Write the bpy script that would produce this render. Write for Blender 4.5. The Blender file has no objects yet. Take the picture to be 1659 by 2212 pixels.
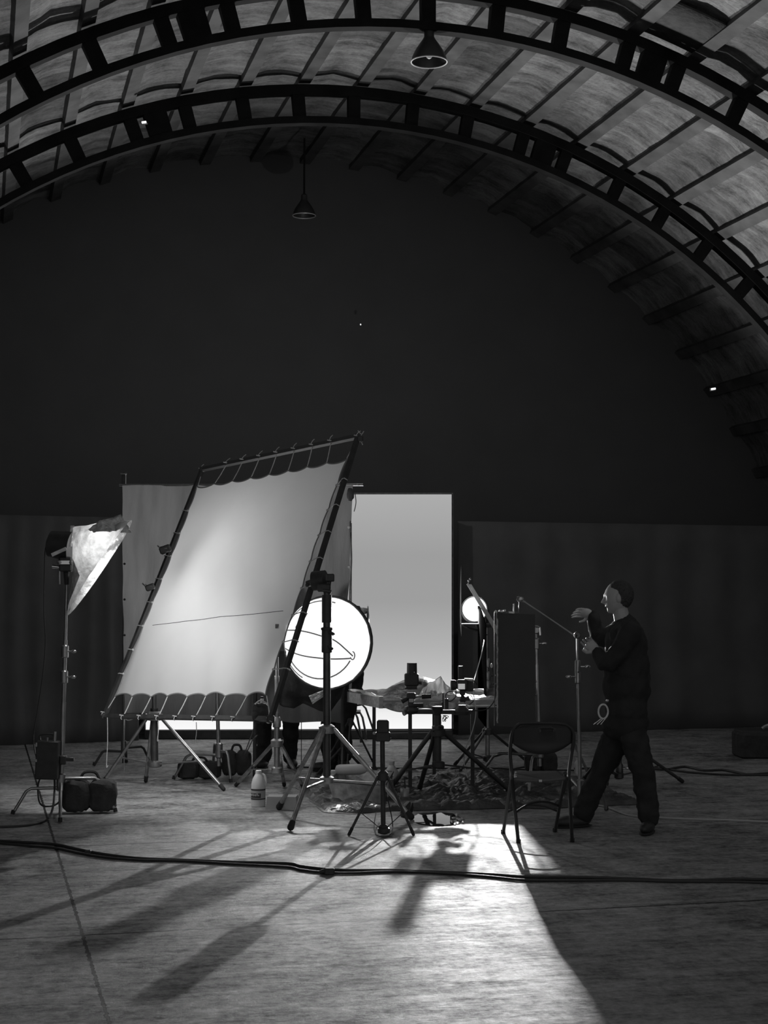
import bpy, math, random
from math import sin, cos, pi, radians, sqrt, atan2
from mathutils import Vector as V, Matrix, noise
random.seed(7)
S = bpy.context.scene
COL = S.collection
# ---------------------------------------------------------------- camera
FPX = 3397.0
PITCH = radians(3.23)
CAMZ = 1.63
cd = bpy.data.cameras.new('camera'); cam = bpy.data.objects.new('camera', cd); COL.objects.link(cam)
cam.location = (0, 0, CAMZ); cam.rotation_euler = (pi/2+PITCH, 0, 0)
cd.sensor_fit = 'HORIZONTAL'; cd.sensor_width = 36; cd.lens = 36*FPX/1659; cd.clip_end = 200
S.camera = cam
FW = V((0, cos(PITCH), sin(PITCH))); UP = V((0, -sin(PITCH), cos(PITCH))); RT = V((1, 0, 0)); CAM = V((0, 0, CAMZ))
def ray(px, py): return FW + RT*((px-829.5)/FPX) - UP*((py-1106)/FPX)
def P(px, py, Y):                      # the place seen at a pixel, Y metres into the hall
    d = ray(px, py); return CAM + d*(Y/d.y)
def G(px, py, z=0.0):                  # the place seen at a pixel on the level z
    d = ray(px, py); return CAM + d*((z-CAMZ)/d.z)
def W3(x, y, z=0.0): return V((x, y, z))
YAW = radians(14.33)
def H(x, y, z): return V((x*cos(YAW)-y*sin(YAW), x*sin(YAW)+y*cos(YAW), z))   # hall axes -> stage axes

# ---------------------------------------------------------------- materials
MATS = {}
def nodes(m):
    m.use_nodes = True; nt = m.node_tree; return nt, nt.nodes, nt.links
def mat(name, a, rough=.6, metal=0, var=0, scale=8, bump=0, bscale=30, spec=.5, emit=0, trans=0, stretch=None, alpha=1, coat=0):
    if name in MATS: return MATS[name]
    m = bpy.data.materials.new(name); nt, N, L = nodes(m); b = N['Principled BSDF']
    b.inputs['Base Color'].default_value = (a, a, a, 1); b.inputs['Roughness'].default_value = rough
    b.inputs['Metallic'].default_value = metal; b.inputs['Specular IOR Level'].default_value = spec
    b.inputs['Coat Weight'].default_value = coat
    if trans: b.inputs['Transmission Weight'].default_value = trans
    if emit:
        b.inputs['Emission Color'].default_value = (1, 1, 1, 1); b.inputs['Emission Strength'].default_value = emit
    tc = None
    if var or bump:
        tc = N.new('ShaderNodeTexCoord'); mp = N.new('ShaderNodeMapping'); L.new(tc.outputs['Object'], mp.inputs[0])
        if stretch: mp.inputs['Scale'].default_value = stretch
    if var:
        n = N.new('ShaderNodeTexNoise'); n.inputs['Scale'].default_value = scale; n.inputs['Detail'].default_value = 6
        r = N.new('ShaderNodeMapRange'); r.inputs['From Min'].default_value = .3; r.inputs['From Max'].default_value = .7
        r.inputs['To Min'].default_value = a*(1-var); r.inputs['To Max'].default_value = a*(1+var)
        L.new(mp.outputs[0], n.inputs['Vector']); L.new(n.outputs['Fac'], r.inputs['Value']); L.new(r.outputs[0], b.inputs['Base Color'])
    if bump:
        n2 = N.new('ShaderNodeTexNoise'); n2.inputs['Scale'].default_value = bscale; n2.inputs['Detail'].default_value = 5
        bp = N.new('ShaderNodeBump'); bp.inputs['Strength'].default_value = bump; bp.inputs['Distance'].default_value = .02
        L.new(mp.outputs[0], n2.inputs['Vector']); L.new(n2.outputs['Fac'], bp.inputs['Height']); L.new(bp.outputs[0], b.inputs['Normal'])
    MATS[name] = m; return m
blackm = mat('black_paint', .05, .45, var=.3, scale=12)
blackp = mat('black_plastic', .045, .5, var=.2, scale=20)
blackc = mat('black_cloth', .05, .9, var=.3, scale=14, bump=.5, bscale=25)
steel = mat('brushed_steel', .42, .33, .9, var=.2, scale=15)
chrome = mat('chrome', .7, .18, 1, var=.1)
dsteel = mat('dark_steel', .12, .38, .8, var=.3, scale=10)
alu = mat('worn_aluminium', .5, .35, .85, var=.3, scale=18)
whitep = mat('white_plastic', .75, .4, var=.08, scale=9)
whitet = mat('white_tape', .8, .6, var=.15, scale=20)
cord = mat('white_cord', .8, .8, var=.1)
rubber = mat('black_rubber', .03, .7, var=.2)
wood = mat('pale_pine', .42, .6, var=.3, scale=5, stretch=(1, 8, 8))
skin = mat('skin', .45, .5, var=.06, scale=20)
trous = mat('dark_trousers', .03, .9, var=.3, scale=10, bump=.6, bscale=12)
jackm = mat('dark_jacket', .028, .85, var=.3, scale=8, bump=.6, bscale=10)
hairm = mat('dark_hair', .05, .6, var=.4, scale=60, bump=.6, bscale=80)
bootm = mat('dark_leather', .045, .5, var=.3, scale=15)
glassm = mat('lens_glass', .05, .05, spec=.9)
ropem = mat('sash_cord', .7, .8, var=.2, scale=40)
trussm = mat('dark_painted_steel', .014, .8, var=.4, scale=4, spec=.2)
purlm = mat('dark_timber', .075, .8, var=.45, scale=3, bump=.3, bscale=12)
greycl = None

def mix_translucent(name, a, tr, rough=.9, var=.1, scale=3, bump=.4, bscale=6, gloss=0.0, stretch=None):
    m = bpy.data.materials.new(name); nt, N, L = nodes(m); N.remove(N['Principled BSDF']); out = N['Material Output']
    d = N.new('ShaderNodeBsdfDiffuse'); t = N.new('ShaderNodeBsdfTranslucent'); mx = N.new('ShaderNodeMixShader'); mx.inputs[0].default_value = tr
    tc = N.new('ShaderNodeTexCoord'); mp = N.new('ShaderNodeMapping'); L.new(tc.outputs['Object'], mp.inputs[0])
    if stretch: mp.inputs['Scale'].default_value = stretch
    n = N.new('ShaderNodeTexNoise'); n.inputs['Scale'].default_value = scale; n.inputs['Detail'].default_value = 5; L.new(mp.outputs[0], n.inputs['Vector'])
    r = N.new('ShaderNodeMapRange'); r.inputs['From Min'].default_value = .3; r.inputs['From Max'].default_value = .7
    r.inputs['To Min'].default_value = a*(1-var); r.inputs['To Max'].default_value = min(.95, a*(1+var)); L.new(n.outputs['Fac'], r.inputs['Value'])
    L.new(r.outputs[0], d.inputs['Color']); L.new(r.outputs[0], t.inputs['Color'])
    n2 = N.new('ShaderNodeTexNoise'); n2.inputs['Scale'].default_value = bscale; n2.inputs['Detail'].default_value = 4; L.new(mp.outputs[0], n2.inputs['Vector'])
    bp = N.new('ShaderNodeBump'); bp.inputs['Strength'].default_value = bump; bp.inputs['Distance'].default_value = .03
    L.new(n2.outputs['Fac'], bp.inputs['Height']); L.new(bp.outputs[0], d.inputs['Normal']); L.new(bp.outputs[0], t.inputs['Normal'])
    L.new(d.outputs[0], mx.inputs[1]); L.new(t.outputs[0], mx.inputs[2])
    last = mx
    if gloss:
        g = N.new('ShaderNodeBsdfGlossy'); g.inputs['Roughness'].default_value = .25; L.new(bp.outputs[0], g.inputs['Normal'])
        m2 = N.new('ShaderNodeMixShader'); m2.inputs[0].default_value = gloss; L.new(mx.outputs[0], m2.inputs[1]); L.new(g.outputs[0], m2.inputs[2]); last = m2
    L.new(last.outputs[0], out.inputs['Surface'])
    return m
silkm = mix_translucent('diffusion_silk', .8, .55, var=.03, scale=2, bump=.15, bscale=5)
greycl = mix_translucent('grey_cloth', .17, .2, var=.16, scale=3, bump=.9, bscale=4, stretch=(2.2, 2.2, .5))
frost = mix_translucent('frost_gel', .74, .7, var=.28, scale=16, bump=1, bscale=14, gloss=.12)
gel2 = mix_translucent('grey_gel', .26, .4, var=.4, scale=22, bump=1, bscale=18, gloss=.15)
poly = mix_translucent('clear_polythene', .72, .5, var=.2, scale=6, bump=1, bscale=9, gloss=.3)
tubm = mix_translucent('milky_plastic', .6, .45, var=.1, scale=4, bump=.1, gloss=.12)
foil = mat('crinkled_foil', .8, .35, .35, bump=1, bscale=40, var=.3, scale=20)

# ---------------------------------------------------------------- mesh builder
class M:
    def __init__(s): s.v = []; s.f = []
    def add(s, vs, fs):
        o = len(s.v); s.v += [V(v) for v in vs]; s.f += [tuple(i+o for i in f) for f in fs]; return s
    def box(s, c, sz, R=None, bev=0):
        c = V(c); x, y, z = sz[0]/2, sz[1]/2, sz[2]/2
        b = min(x, y, z)*bev if bev else 0
        if not b:
            vs = [V((sx*x, sy*y, sz_*z)) for sx in (-1, 1) for sy in (-1, 1) for sz_ in (-1, 1)]
            fs = [(0, 1, 3, 2), (4, 6, 7, 5), (0, 4, 5, 1), (2, 3, 7, 6), (0, 2, 6, 4), (1, 5, 7, 3)]
        else:      # chamfered box as stacked rounded rings
            def ringpts(dx, dy, zz):
                return [V(p) for p in ((dx-b, -dy, zz), (dx, -dy+b, zz), (dx, dy-b, zz), (dx-b, dy, zz), (-dx+b, dy, zz), (-dx, dy-b, zz), (-dx, -dy+b, zz), (-dx+b, -dy, zz))]
            rings = [ringpts(x-b*.9, y-b*.9, -z), ringpts(x, y, -z+b), ringpts(x, y, z-b), ringpts(x-b*.9, y-b*.9, z)]
            vs = sum(rings, []); fs = [tuple(range(7, -1, -1)), tuple(range(24, 32))]
            for k in range(3):
                for i in range(8): j = (i+1) % 8; fs.append((k*8+i, k*8+j, k*8+8+j, k*8+8+i))
        if R is not None: vs = [R @ v for v in vs]
        return s.add([c+v for v in vs], fs)
    def bar(s, p, q, w, h, side=None):   # rectangular bar from p to q
        p, q = V(p), V(q); d = (q-p); L = d.length; d.normalize()
        u = V(side) if side is not None else (V((0, 0, 1)) if abs(d.z) < .9 else V((1, 0, 0)))
        a = d.cross(u).normalized(); b = a.cross(d).normalized()
        vs = [e + a*sa*w/2 + b*sb*h/2 for e in (p, q) for sa, sb in ((-1, -1), (1, -1), (1, 1), (-1, 1))]
        return s.add(vs, [(3, 2, 1, 0), (4, 5, 6, 7), (0, 1, 5, 4), (1, 2, 6, 5), (2, 3, 7, 6), (3, 0, 4, 7)])
    def path(s, pts, r, n=8, closed=False, smooth=0):
        pts = [V(p) for p in pts]
        if smooth: pts = crom(pts, smooth, closed)
        rs = r if isinstance(r, (list, tuple)) else [r]*len(pts)
        if len(rs) != len(pts):
            rs = [rs[0]+(rs[-1]-rs[0])*i/(len(pts)-1) for i in range(len(pts))]
        k = len(pts); vs = []; pa = None
        for i, p in enumerate(pts):
            if closed: t = pts[(i+1) % k]-pts[i-1]
            else: t = pts[min(i+1, k-1)]-pts[max(i-1, 0)]
            if t.length < 1e-9: t = V((0, 0, 1))
            t.normalize()
            if pa is None: a = t.cross(V((0, 0, 1)) if abs(t.z) < .9 else V((1, 0, 0))).normalized()
            else:
                a = pa - t*pa.dot(t)
                a = a.normalized() if a.length > 1e-6 else t.orthogonal().normalized()
            pa = a; b = t.cross(a)
            vs += [p + (a*cos(2*pi*j/n)+b*sin(2*pi*j/n))*rs[i] for j in range(n)]
        fs = []
        for i in range(k if closed else k-1):
            i2 = (i+1) % k
            for j in range(n): j2 = (j+1) % n; fs.append((i*n+j, i*n+j2, i2*n+j2, i2*n+j))
        if not closed: fs += [tuple(range(n-1, -1, -1)), tuple((k-1)*n+j for j in range(n))]
        return s.add(vs, fs)
    def tube(s, p, q, r0, r1=None, n=12): return s.path([p, q], [r0, r0 if r1 is None else r1], n)
    def ball(s, c, r, n=12, R=None, fn=None):
        c = V(c); r = (r, r, r) if not isinstance(r, (tuple, list)) else r
        vs = [V((0, 0, 1))]; m = n//2
        for i in range(1, m):
            for j in range(n): t = pi*i/m; p = 2*pi*j/n; vs.append(V((sin(t)*cos(p), sin(t)*sin(p), cos(t))))
        vs.append(V((0, 0, -1)))
        fs = [(0, 1+j, 1+(j+1) % n) for j in range(n)]
        for i in range(m-2):
            for j in range(n): a = 1+i*n; fs.append((a+j, a+n+j, a+n+(j+1) % n, a+(j+1) % n))
        a = 1+(m-2)*n; fs += [(a+(j+1) % n, a+j, len(vs)-1) for j in range(n)]
        vs = [V((v.x*r[0], v.y*r[1], v.z*r[2]))*(fn(v) if fn else 1) for v in vs]
        if R is not None: vs = [R @ v for v in vs]
        return s.add([c+v for v in vs], fs)
    def lathe(s, prof, o, axis=(0, 0, 1), n=24, caps=True):   # prof: (radius, along-axis)
        o = V(o); ax = V(axis).normalized(); a = ax.orthogonal().normalized(); b = ax.cross(a); vs = []
        for r, h in prof:
            vs += [o + ax*h + (a*cos(2*pi*j/n)+b*sin(2*pi*j/n))*max(r, 1e-4) for j in range(n)]
        fs = []
        for i in range(len(prof)-1):
            for j in range(n): j2 = (j+1) % n; fs.append((i*n+j, i*n+j2, (i+1)*n+j2, (i+1)*n+j))
        if caps: fs += [tuple(range(n-1, -1, -1)), tuple((len(prof)-1)*n+j for j in range(n))]
        return s.add(vs, fs)
    def grid(s, fn, nu, nv):
        o = [fn(i/nu, j/nv) for j in range(nv+1) for i in range(nu+1)]
        return s.add(o, [(j*(nu+1)+i, j*(nu+1)+i+1, (j+1)*(nu+1)+i+1, (j+1)*(nu+1)+i) for j in range(nv) for i in range(nu)])
    def prism(s, poly, off):    # polygon (3-D points) extruded by vector
        k = len(poly); off = V(off)
        return s.add([V(p) for p in poly]+[V(p)+off for p in poly], [tuple(range(k-1, -1, -1)), tuple(range(k, 2*k))]+[(i, (i+1) % k, k+(i+1) % k, k+i) for i in range(k)])
    def build(s, name, m, parent=None, smooth=True, solid=0, sub=0, uv=None):
        off = V((0, 0, 0)); p = parent
        while p is not None: off += p.location; p = p.parent
        me = bpy.data.meshes.new(name); me.from_pydata([v-off for v in s.v], [], s.f); me.update()
        import bmesh
        bm = bmesh.new(); bm.from_mesh(me); bmesh.ops.recalc_face_normals(bm, faces=bm.faces); bm.to_mesh(me); bm.free()
        if smooth:
            try: me.set_sharp_from_angle(angle=radians(38))
            except Exception: pass
            me.shade_smooth()
            try: me.set_sharp_from_angle(angle=radians(38))
            except Exception: pass
        me.materials.append(m)
        o = bpy.data.objects.new(name, me); COL.objects.link(o)
        if parent is not None: o.parent = parent
        if solid:
            md = o.modifiers.new('thickness', 'SOLIDIFY'); md.thickness = solid; md.offset = 0
        if sub:
            md = o.modifiers.new('smooth', 'SUBSURF'); md.levels = sub; md.render_levels = sub
        return o
def crom(pts, m, closed=False):
    out = []; k = len(pts)
    rng = range(k if closed else k-1)
    for i in rng:
        if closed: a, b, c, d = pts[i-1], pts[i], pts[(i+1) % k], pts[(i+2) % k]
        else: a, b, c, d = pts[max(i-1, 0)], pts[i], pts[i+1], pts[min(i+2, k-1)]
        for j in range(m):
            t = j/m; out.append(.5*((2*b)+(-a+c)*t+(2*a-5*b+4*c-d)*t*t+(-a+3*b-3*c+d)*t**3))
    if not closed: out.append(pts[-1])
    return out
def tag(o, label, cat, group=None, kind=None):
    if label: o['label'] = label
    if cat: o['category'] = cat
    if group: o['group'] = group
    if kind: o['kind'] = kind
    return o
def thing(name, label, cat, loc, group=None, kind=None):
    o = bpy.data.objects.new(name, None); COL.objects.link(o); o.location = V(loc); o.empty_display_size = .1
    return tag(o, label, cat, group, kind)
def gz(p): return V((p.x, p.y, 0))
def lerp(a, b, t): return a+(b-a)*t

# ================================================================= THE SETTING
RL = 7.07; RU = 7.322; RS = 7.53; CX = 4.02
def arc(r, deg, y, dz=0): a = radians(deg); return H(CX+r*sin(a), y, r*cos(a)+dz)
# floor
def floor_mat():
    m = bpy.data.materials.new('power_floated_concrete'); nt, N, L = nodes(m); b = N['Principled BSDF']
    tc = N.new('ShaderNodeTexCoord')
    def mp(sc):
        q = N.new('ShaderNodeMapping'); q.inputs['Scale'].default_value = sc; L.new(tc.outputs['Object'], q.inputs[0]); return q
    def nz(sc, scale, det=6, rough=.6):
        n = N.new('ShaderNodeTexNoise'); n.inputs['Scale'].default_value = scale; n.inputs['Detail'].default_value = det; n.inputs['Roughness'].default_value = rough
        L.new(mp(sc).outputs[0], n.inputs['Vector']); return n
    def mr(src, a, b_, c, d):
        r = N.new('ShaderNodeMapRange'); r.inputs[1].default_value = a; r.inputs[2].default_value = b_; r.inputs[3].default_value = c; r.inputs[4].default_value = d
        L.new(src, r.inputs[0]); return r.outputs[0]
    def mt(op, a, b_=None):
        q = N.new('ShaderNodeMath'); q.operation = op
        for i, x in enumerate((a, b_)):
            if x is None: continue
            if isinstance(x, (int, float)): q.inputs[i].default_value = x
            else: L.new(x, q.inputs[i])
        return q.outputs[0]
    big = nz((1, 1, 1), .55, 4); mid = nz((1, 1, 1), 3.2, 8, .7); fine = nz((1.2, 1, 1), 17, 8, .75); sc = nz((.5, 2.4, 1), 5.5, 9, .8)
    v = mt('ADD', mt('ADD', mt('MULTIPLY', mr(big.outputs['Fac'], .3, .7, -1, 1), .2), mt('MULTIPLY', mr(mid.outputs['Fac'], .3, .7, -1, 1), .32)),
           mt('ADD', mt('MULTIPLY', mr(fine.outputs['Fac'], .3, .7, -1, 1), .3), mt('MULTIPLY', mr(sc.outputs['Fac'], .35, .65, -1, 1), .22)))
    base = mr(v, -.4, .4, .07, .62)
    # sawn joints
    sep = N.new('ShaderNodeSeparateXYZ'); L.new(tc.outputs['Object'], sep.inputs[0])
    wob = nz((1, 1, 1), 18, 3); wv = mr(wob.outputs['Fac'], .3, .7, -.006, .006)
    line = None
    for ax, c, w in (('X', .50, .0085), ('Y', 7.9, .012), ('Y', 10.76, .009), ('Y', 5.04, .012), ('X', 9.5, .009), ('Y', 13.6, .008), ('Y', 16.4, .008)):
        d = mt('ABSOLUTE', mt('SUBTRACT', mt('ADD', sep.outputs[ax], wv), c)); l = mt('LESS_THAN', d, w)
        line = l if line is None else mt('MAXIMUM', line, l)
    mx = N.new('ShaderNodeMix'); mx.data_type = 'FLOAT'; L.new(line, mx.inputs[0]); L.new(base, mx.inputs[2]); mx.inputs[3].default_value = .012
    L.new(mx.outputs[0], b.inputs['Base Color'])
    rg = mr(v, -.5, .5, .62, .36); L.new(rg, b.inputs['Roughness']); b.inputs['Specular IOR Level'].default_value = .36
    h = mt('ADD', mt('ADD', mt('MULTIPLY', mid.outputs['Fac'], .7), mt('MULTIPLY', sc.outputs['Fac'], 1.0)), mt('ADD', mt('MULTIPLY', fine.outputs['Fac'], .35), mt('MULTIPLY', line, -1.0)))
    bp = N.new('ShaderNodeBump'); bp.inputs['Strength'].default_value = .85; bp.inputs['Distance'].default_value = .018; L.new(h, bp.inputs['Height']); L.new(bp.outputs[0], b.inputs['Normal'])
    return m
m = M()
m.grid(lambda u, v: V((CX-7.6+15.2*u, -4+32*v, 0)), 8, 16)
fl = m.build('floor', floor_mat(), None, smooth=False); fl.rotation_euler = (0, 0, YAW)
tag(fl, 'wide grey power-floated concrete floor of the hall with dark sawn joints', 'floor', kind='structure')

# vault lining of cloth panels
def cloth_mat():
    m = bpy.data.materials.new('quilted_roof_lining'); nt, N, L = nodes(m); b = N['Principled BSDF']
    uv = N.new('ShaderNodeUVMap'); sp = N.new('ShaderNodeSeparateXYZ'); L.new(uv.outputs[0], sp.inputs[0])
    def mt(op, a, b_=None):
        q = N.new('ShaderNodeMath'); q.operation = op
        for i, x in enumerate((a, b_)):
            if x is None: continue
            if isinstance(x, (int, float)): q.inputs[i].default_value = x
            else: L.new(x, q.inputs[i])
        return q.outputs[0]
    fu = mt('FLOOR', sp.outputs[0]); fv = mt('FLOOR', mt('ADD', mt('MULTIPLY', sp.outputs[1], 2), mt('MULTIPLY', mt('FRACT', mt('MULTIPLY', fu, .37)), .8)))
    cb = N.new('ShaderNodeCombineXYZ'); L.new(fu, cb.inputs[0]); L.new(fv, cb.inputs[1])
    wn = N.new('ShaderNodeTexWhiteNoise'); L.new(cb.outputs[0], wn.inputs['Vector'])
    def nz(sx, sy, scale, det=7, rough=.65):
        mp = N.new('ShaderNodeMapping'); mp.inputs['Scale'].default_value = (sx, sy, 1); L.new(uv.outputs[0], mp.inputs[0])
        n = N.new('ShaderNodeTexNoise'); n.inputs['Scale'].default_value = scale; n.inputs['Detail'].default_value = det; n.inputs['Roughness'].default_value = rough
        L.new(mp.outputs[0], n.inputs['Vector']); return n.outputs['Fac']
    wr = nz(.45, 6.5, 2.4, 9, .75); fi = nz(4, 16, 5, 6, .8); bl = nz(1.0, 2.2, 1.6, 6)
    def mr(src, a, b_, c, d):
        r = N.new('ShaderNodeMapRange'); r.inputs[1].default_value = a; r.inputs[2].default_value = b_; r.inputs[3].default_value = c; r.inputs[4].default_value = d
        L.new(src, r.inputs[0]); return r.outputs[0]
    t = mt('MULTIPLY', mr(wn.outputs['Value'], 0, 1, .5, 1.3), mr(mt('ADD', mt('MULTIPLY', wr, .5), mt('ADD', mt('MULTIPLY', bl, .3), mt('MULTIPLY', fi, .2))), .41, .59, .3, 1.65))
    L.new(mt('MULTIPLY', t, .26), b.inputs['Base Color']); b.inputs['Roughness'].default_value = .75
    bp = N.new('ShaderNodeBump'); bp.inputs['Strength'].default_value = 1; bp.inputs['Distance'].default_value = .05
    L.new(mt('ADD', mt('MULTIPLY', wr, 2.0), mt('MULTIPLY', fi, .25)), bp.inputs['Height']); L.new(bp.outputs[0], b.inputs['Normal'])
    return m
Y0, Y1 = 6.9, 20.42; DU = 5.155; A0 = -30.2-DU*11
NA, NY = 34*6, 90
vs = []; uvs = []
for j in range(NY+1):
    y = Y0+(Y1-Y0)*j/NY
    for i in range(NA+1):
        dg = A0+DU*34*i/NA; dg2 = max(-90, min(90, dg))
        ph = (i % 6)/6
        r = RS+.05*sin(pi*ph)*(1+.5*noise.noise(V((i*.9, y*1.3, 0))))+.018*noise.noise(V((i*.35, y*4.5, 3)))
        vs.append(H(CX+r*sin(radians(dg2)), y, max(-.01, r*cos(radians(dg2))))); uvs.append((i/6, (y-14)/3.05))
m = M(); m.add(vs, [(j*(NA+1)+i, j*(NA+1)+i+1, (j+1)*(NA+1)+i+1, (j+1)*(NA+1)+i) for j in range(NY) for i in range(NA)])
ce = m.build('ceiling', cloth_mat(), None, smooth=True)
ul = ce.data.uv_layers.new(name='UVMap')
for lp in ce.data.loops: ul.data[lp.index].uv = uvs[lp.vertex_index]
tag(ce, 'barrel vault of wrinkled grey lining panels above the film set', 'ceiling', kind='structure')

# longitudinal purlins
for i in range(-10, 23):
    dg = -30.2+DU*i
    if abs(dg) > 88: continue
    m = M(); pts = []
    for sgn in (0,):
        w = .06; a, b_ = dg-math.degrees(.068/7.48), dg+math.degrees(.068/7.48)
        poly_ = [arc(7.475, a, Y0), arc(7.475, b_, Y0), arc(7.56, b_, Y0), arc(7.56, a, Y0)]
        m.prism(poly_, H(0, Y1-Y0, 0))
    o = m.build('purlin', purlm, None, smooth=False); tag(o, 'long dark roof purlin running along the vault between lining panels', 'purlin', 'purlins along the vault', 'structure')
# trusses
WEB = [-83, -77.8, -72.6, -67.4, -62.2, -57, -51.8, -46.6, -41.2, -36, -30.7, -25.6, -20.2, -15.3, -10.2, -5.2, -.15, 5.3, 10.5, 15.95, 20.3, 26, 31.1, 36.3, 41.7, 46.9, 52.1, 57.3, 62.5, 67.7, 72.9, 78.1, 83.3]
def chord(m, r0, r1, y0, y1, n=72):
    for k in range(n):
        pass
    vs = []
    for k in range(n+1):
        dg = -90+180*k/n
        for r, y in ((r0, y0), (r1, y0), (r1, y1), (r0, y1)): vs.append(arc(r, dg, y))
    fs = [(k*4+i, k*4+(i+1) % 4, k*4+4+(i+1) % 4, k*4+4+i) for k in range(n) for i in range(4)]+[(3, 2, 1, 0), tuple(n*4+i for i in range(4))]
    m.add(vs, fs)
TR = ['nearest the camera, with the bell lamp hanging under it', 'second from the camera, crossing the vault behind the bell lamp', 'third from the camera, in the dark above the set', 'farthest from the camera, lost in the dark of the hall']
for ti, ty in enumerate((14, 17.05)):
    t = thing('roof_truss', 'dark arched roof truss, '+TR[ti], 'truss', H(CX, ty, 0), None, 'structure')
    m = M(); chord(m, 6.99, RL, ty-.06, ty+.06); m.build('lower_chord', trussm, t)
    m = M(); chord(m, RU, 7.43, ty-.06, ty+.06); m.build('upper_chord', trussm, t)
    for dg in WEB:
        m = M(); h = .54
        m.prism([arc(RL-.005, dg-h, ty-.05), arc(RL-.005, dg+h, ty-.05), arc(RU+.005, dg+h, ty-.05), arc(RU+.005, dg-h, ty-.05)], H(0, .1, 0)); m.build('web', trussm, t, smooth=False)
    for dg in (-54.2, -18.0, 18.2, 54.6):
        m = M(); h = 1.0
        m.prism([arc(RL-.005, dg-h, ty-.055), arc(RL-.005, dg+h, ty-.055), arc(RU+.005, dg+h, ty-.055), arc(RU+.005, dg-h, ty-.055)], H(0, .11, 0)); m.build('joint_plate', trussm, t, smooth=False)
# dark vent panel in the lining
m = M(); vy0, vy1 = 13.2, 13.95
m.grid(lambda u, v: arc(7.50, 16.1+u*4.9, vy0+(vy1-vy0)*v), 4, 2)
o = m.build('roof_vent', blackc, None, solid=.02); tag(o, 'black square roof vent cover in the lining beside the nearest truss', 'vent')
# end wall and a low black drape added to darken beyond the floor edge
wallm = mat('end_wall_black', .125, .9, var=.05, scale=2)
m = M(); pts = [arc(RS+.12, -90+6*k, 20.4) for k in range(31)]; m.prism(pts, H(0, .15, 0)); o = m.build('wall_back', wallm, None, smooth=False); tag(o, 'unlit dark end wall closing the vault behind the set', 'wall', kind='structure')
drm = mat('added_drape', .125, .95, var=.15, scale=2)
def drape_between(a, b_, h, label):
    n = 90; m = M()
    def fn(u, v):
        p = lerp(a, b_, u); nn = V((-(b_-a).y, (b_-a).x, 0)).normalized(); return p+nn*(.02*sin(u*70+2*noise.noise(V((u*12, v, 0))))*(1-.3*v))+V((0, 0, .003+h*v))
    m.grid(fn, n*2, 10); o = m.build('added_drape', drm, None, solid=.004); return tag(o, label, 'drape')
drape_between(G(-260, 1620), G(300, 1600), 2.6, 'added floor-length black drape darkening the space left of the bright screen')
drape_between(G(990, 1588), G(2050, 1560), 2.6, 'added floor-length black drape darkening the space right of the bright screen')
# small luminaires / tags under the roof
def bell(px, py, dia_px, yh, label, hang_top_z, glow=0):
    # hall Y distance known -> stage point
    d = ray(px, py); s = yh/(-d.x*sin(YAW)+d.y*cos(YAW)); c = CAM+d*s
    R = dia_px/2/FPX*(c.y); t = thing('bell_lamp', label, 'lamp', c)
    prof = [(R, 0), (R*1.0, .004), (R*.93, R*.28), (R*.78, R*.62), (R*.55, R*.98), (R*.34, R*1.28), (R*.27, R*1.42), (R*.26, R*1.8), (R*.15, R*1.92), (R*.05, R*1.95)]
    m = M(); m.lathe(prof, c, n=32, caps=False); m.build('shade', mat('bell_enamel', .05, .4), t, solid=.004)
    m = M(); m.path([c+V((R*cos(2*pi*k/32), R*sin(2*pi*k/32), 0)) for k in range(32)], .006, 6, closed=True); m.build('rim', mat('bell_rim', .85, .35, .2), t)
    m = M(); m.ball(c+V((0, 0, R*.5)), (R*.22, R*.22, R*.34)); m.tube(c+V((0, 0, R*.75)), c+V((0, 0, R*1.3)), R*.15); m.build('bulb', mat('dead_bulb', .5, .12, coat=1), t)
    m = M(); m.tube(c+V((0, 0, R*1.9)), V((c.x, c.y, hang_top_z)), .012); m.build('hanging_rod', trussm, t)
    return c
bell(927, 134, 79, 14.0, 'dark metal bell lamp with pale rim hanging unlit under the nearest roof truss', 7.0)
bell(657, 466, 50, 19.0, 'faint dark bell lamp hanging unlit far back near the end wall', 7.4)
def spark(name, label, cat, px, py, Y, w, h, st, kind='tag'):
    c = P(px, py, Y); m = M(); t = thing(name, label, cat, c)
    m.box(c, (w, .03, h), Matrix.Rotation(radians(-8), 3, 'Y'), bev=.3); m.build('lens', mat('lamp_glow_%s' % st, .8, .4, emit=st), t)
    m = M(); m.box(c+V((0, .03, 0)), (w*1.4, .03, h*1.8), Matrix.Rotation(radians(-8), 3, 'Y'), bev=.3); m.build('backplate', blackm, t)
spark('exit_lamp', 'tiny lit white lamp fixed high on the second truss at the left', 'lamp', 311, 264, 16.6, .05, .018, .9)
spark('signal_lamp', 'tiny lit oval lamp alone in the dark of the right side of the vault', 'lamp', 1541, 840, 19.0, .055, .022, 1.0)
spark('pilot_lamp', 'pinpoint white lamp high in the dark above the white screen', 'lamp', 779, 701, 19.3, .014, .014, 1.0)

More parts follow.
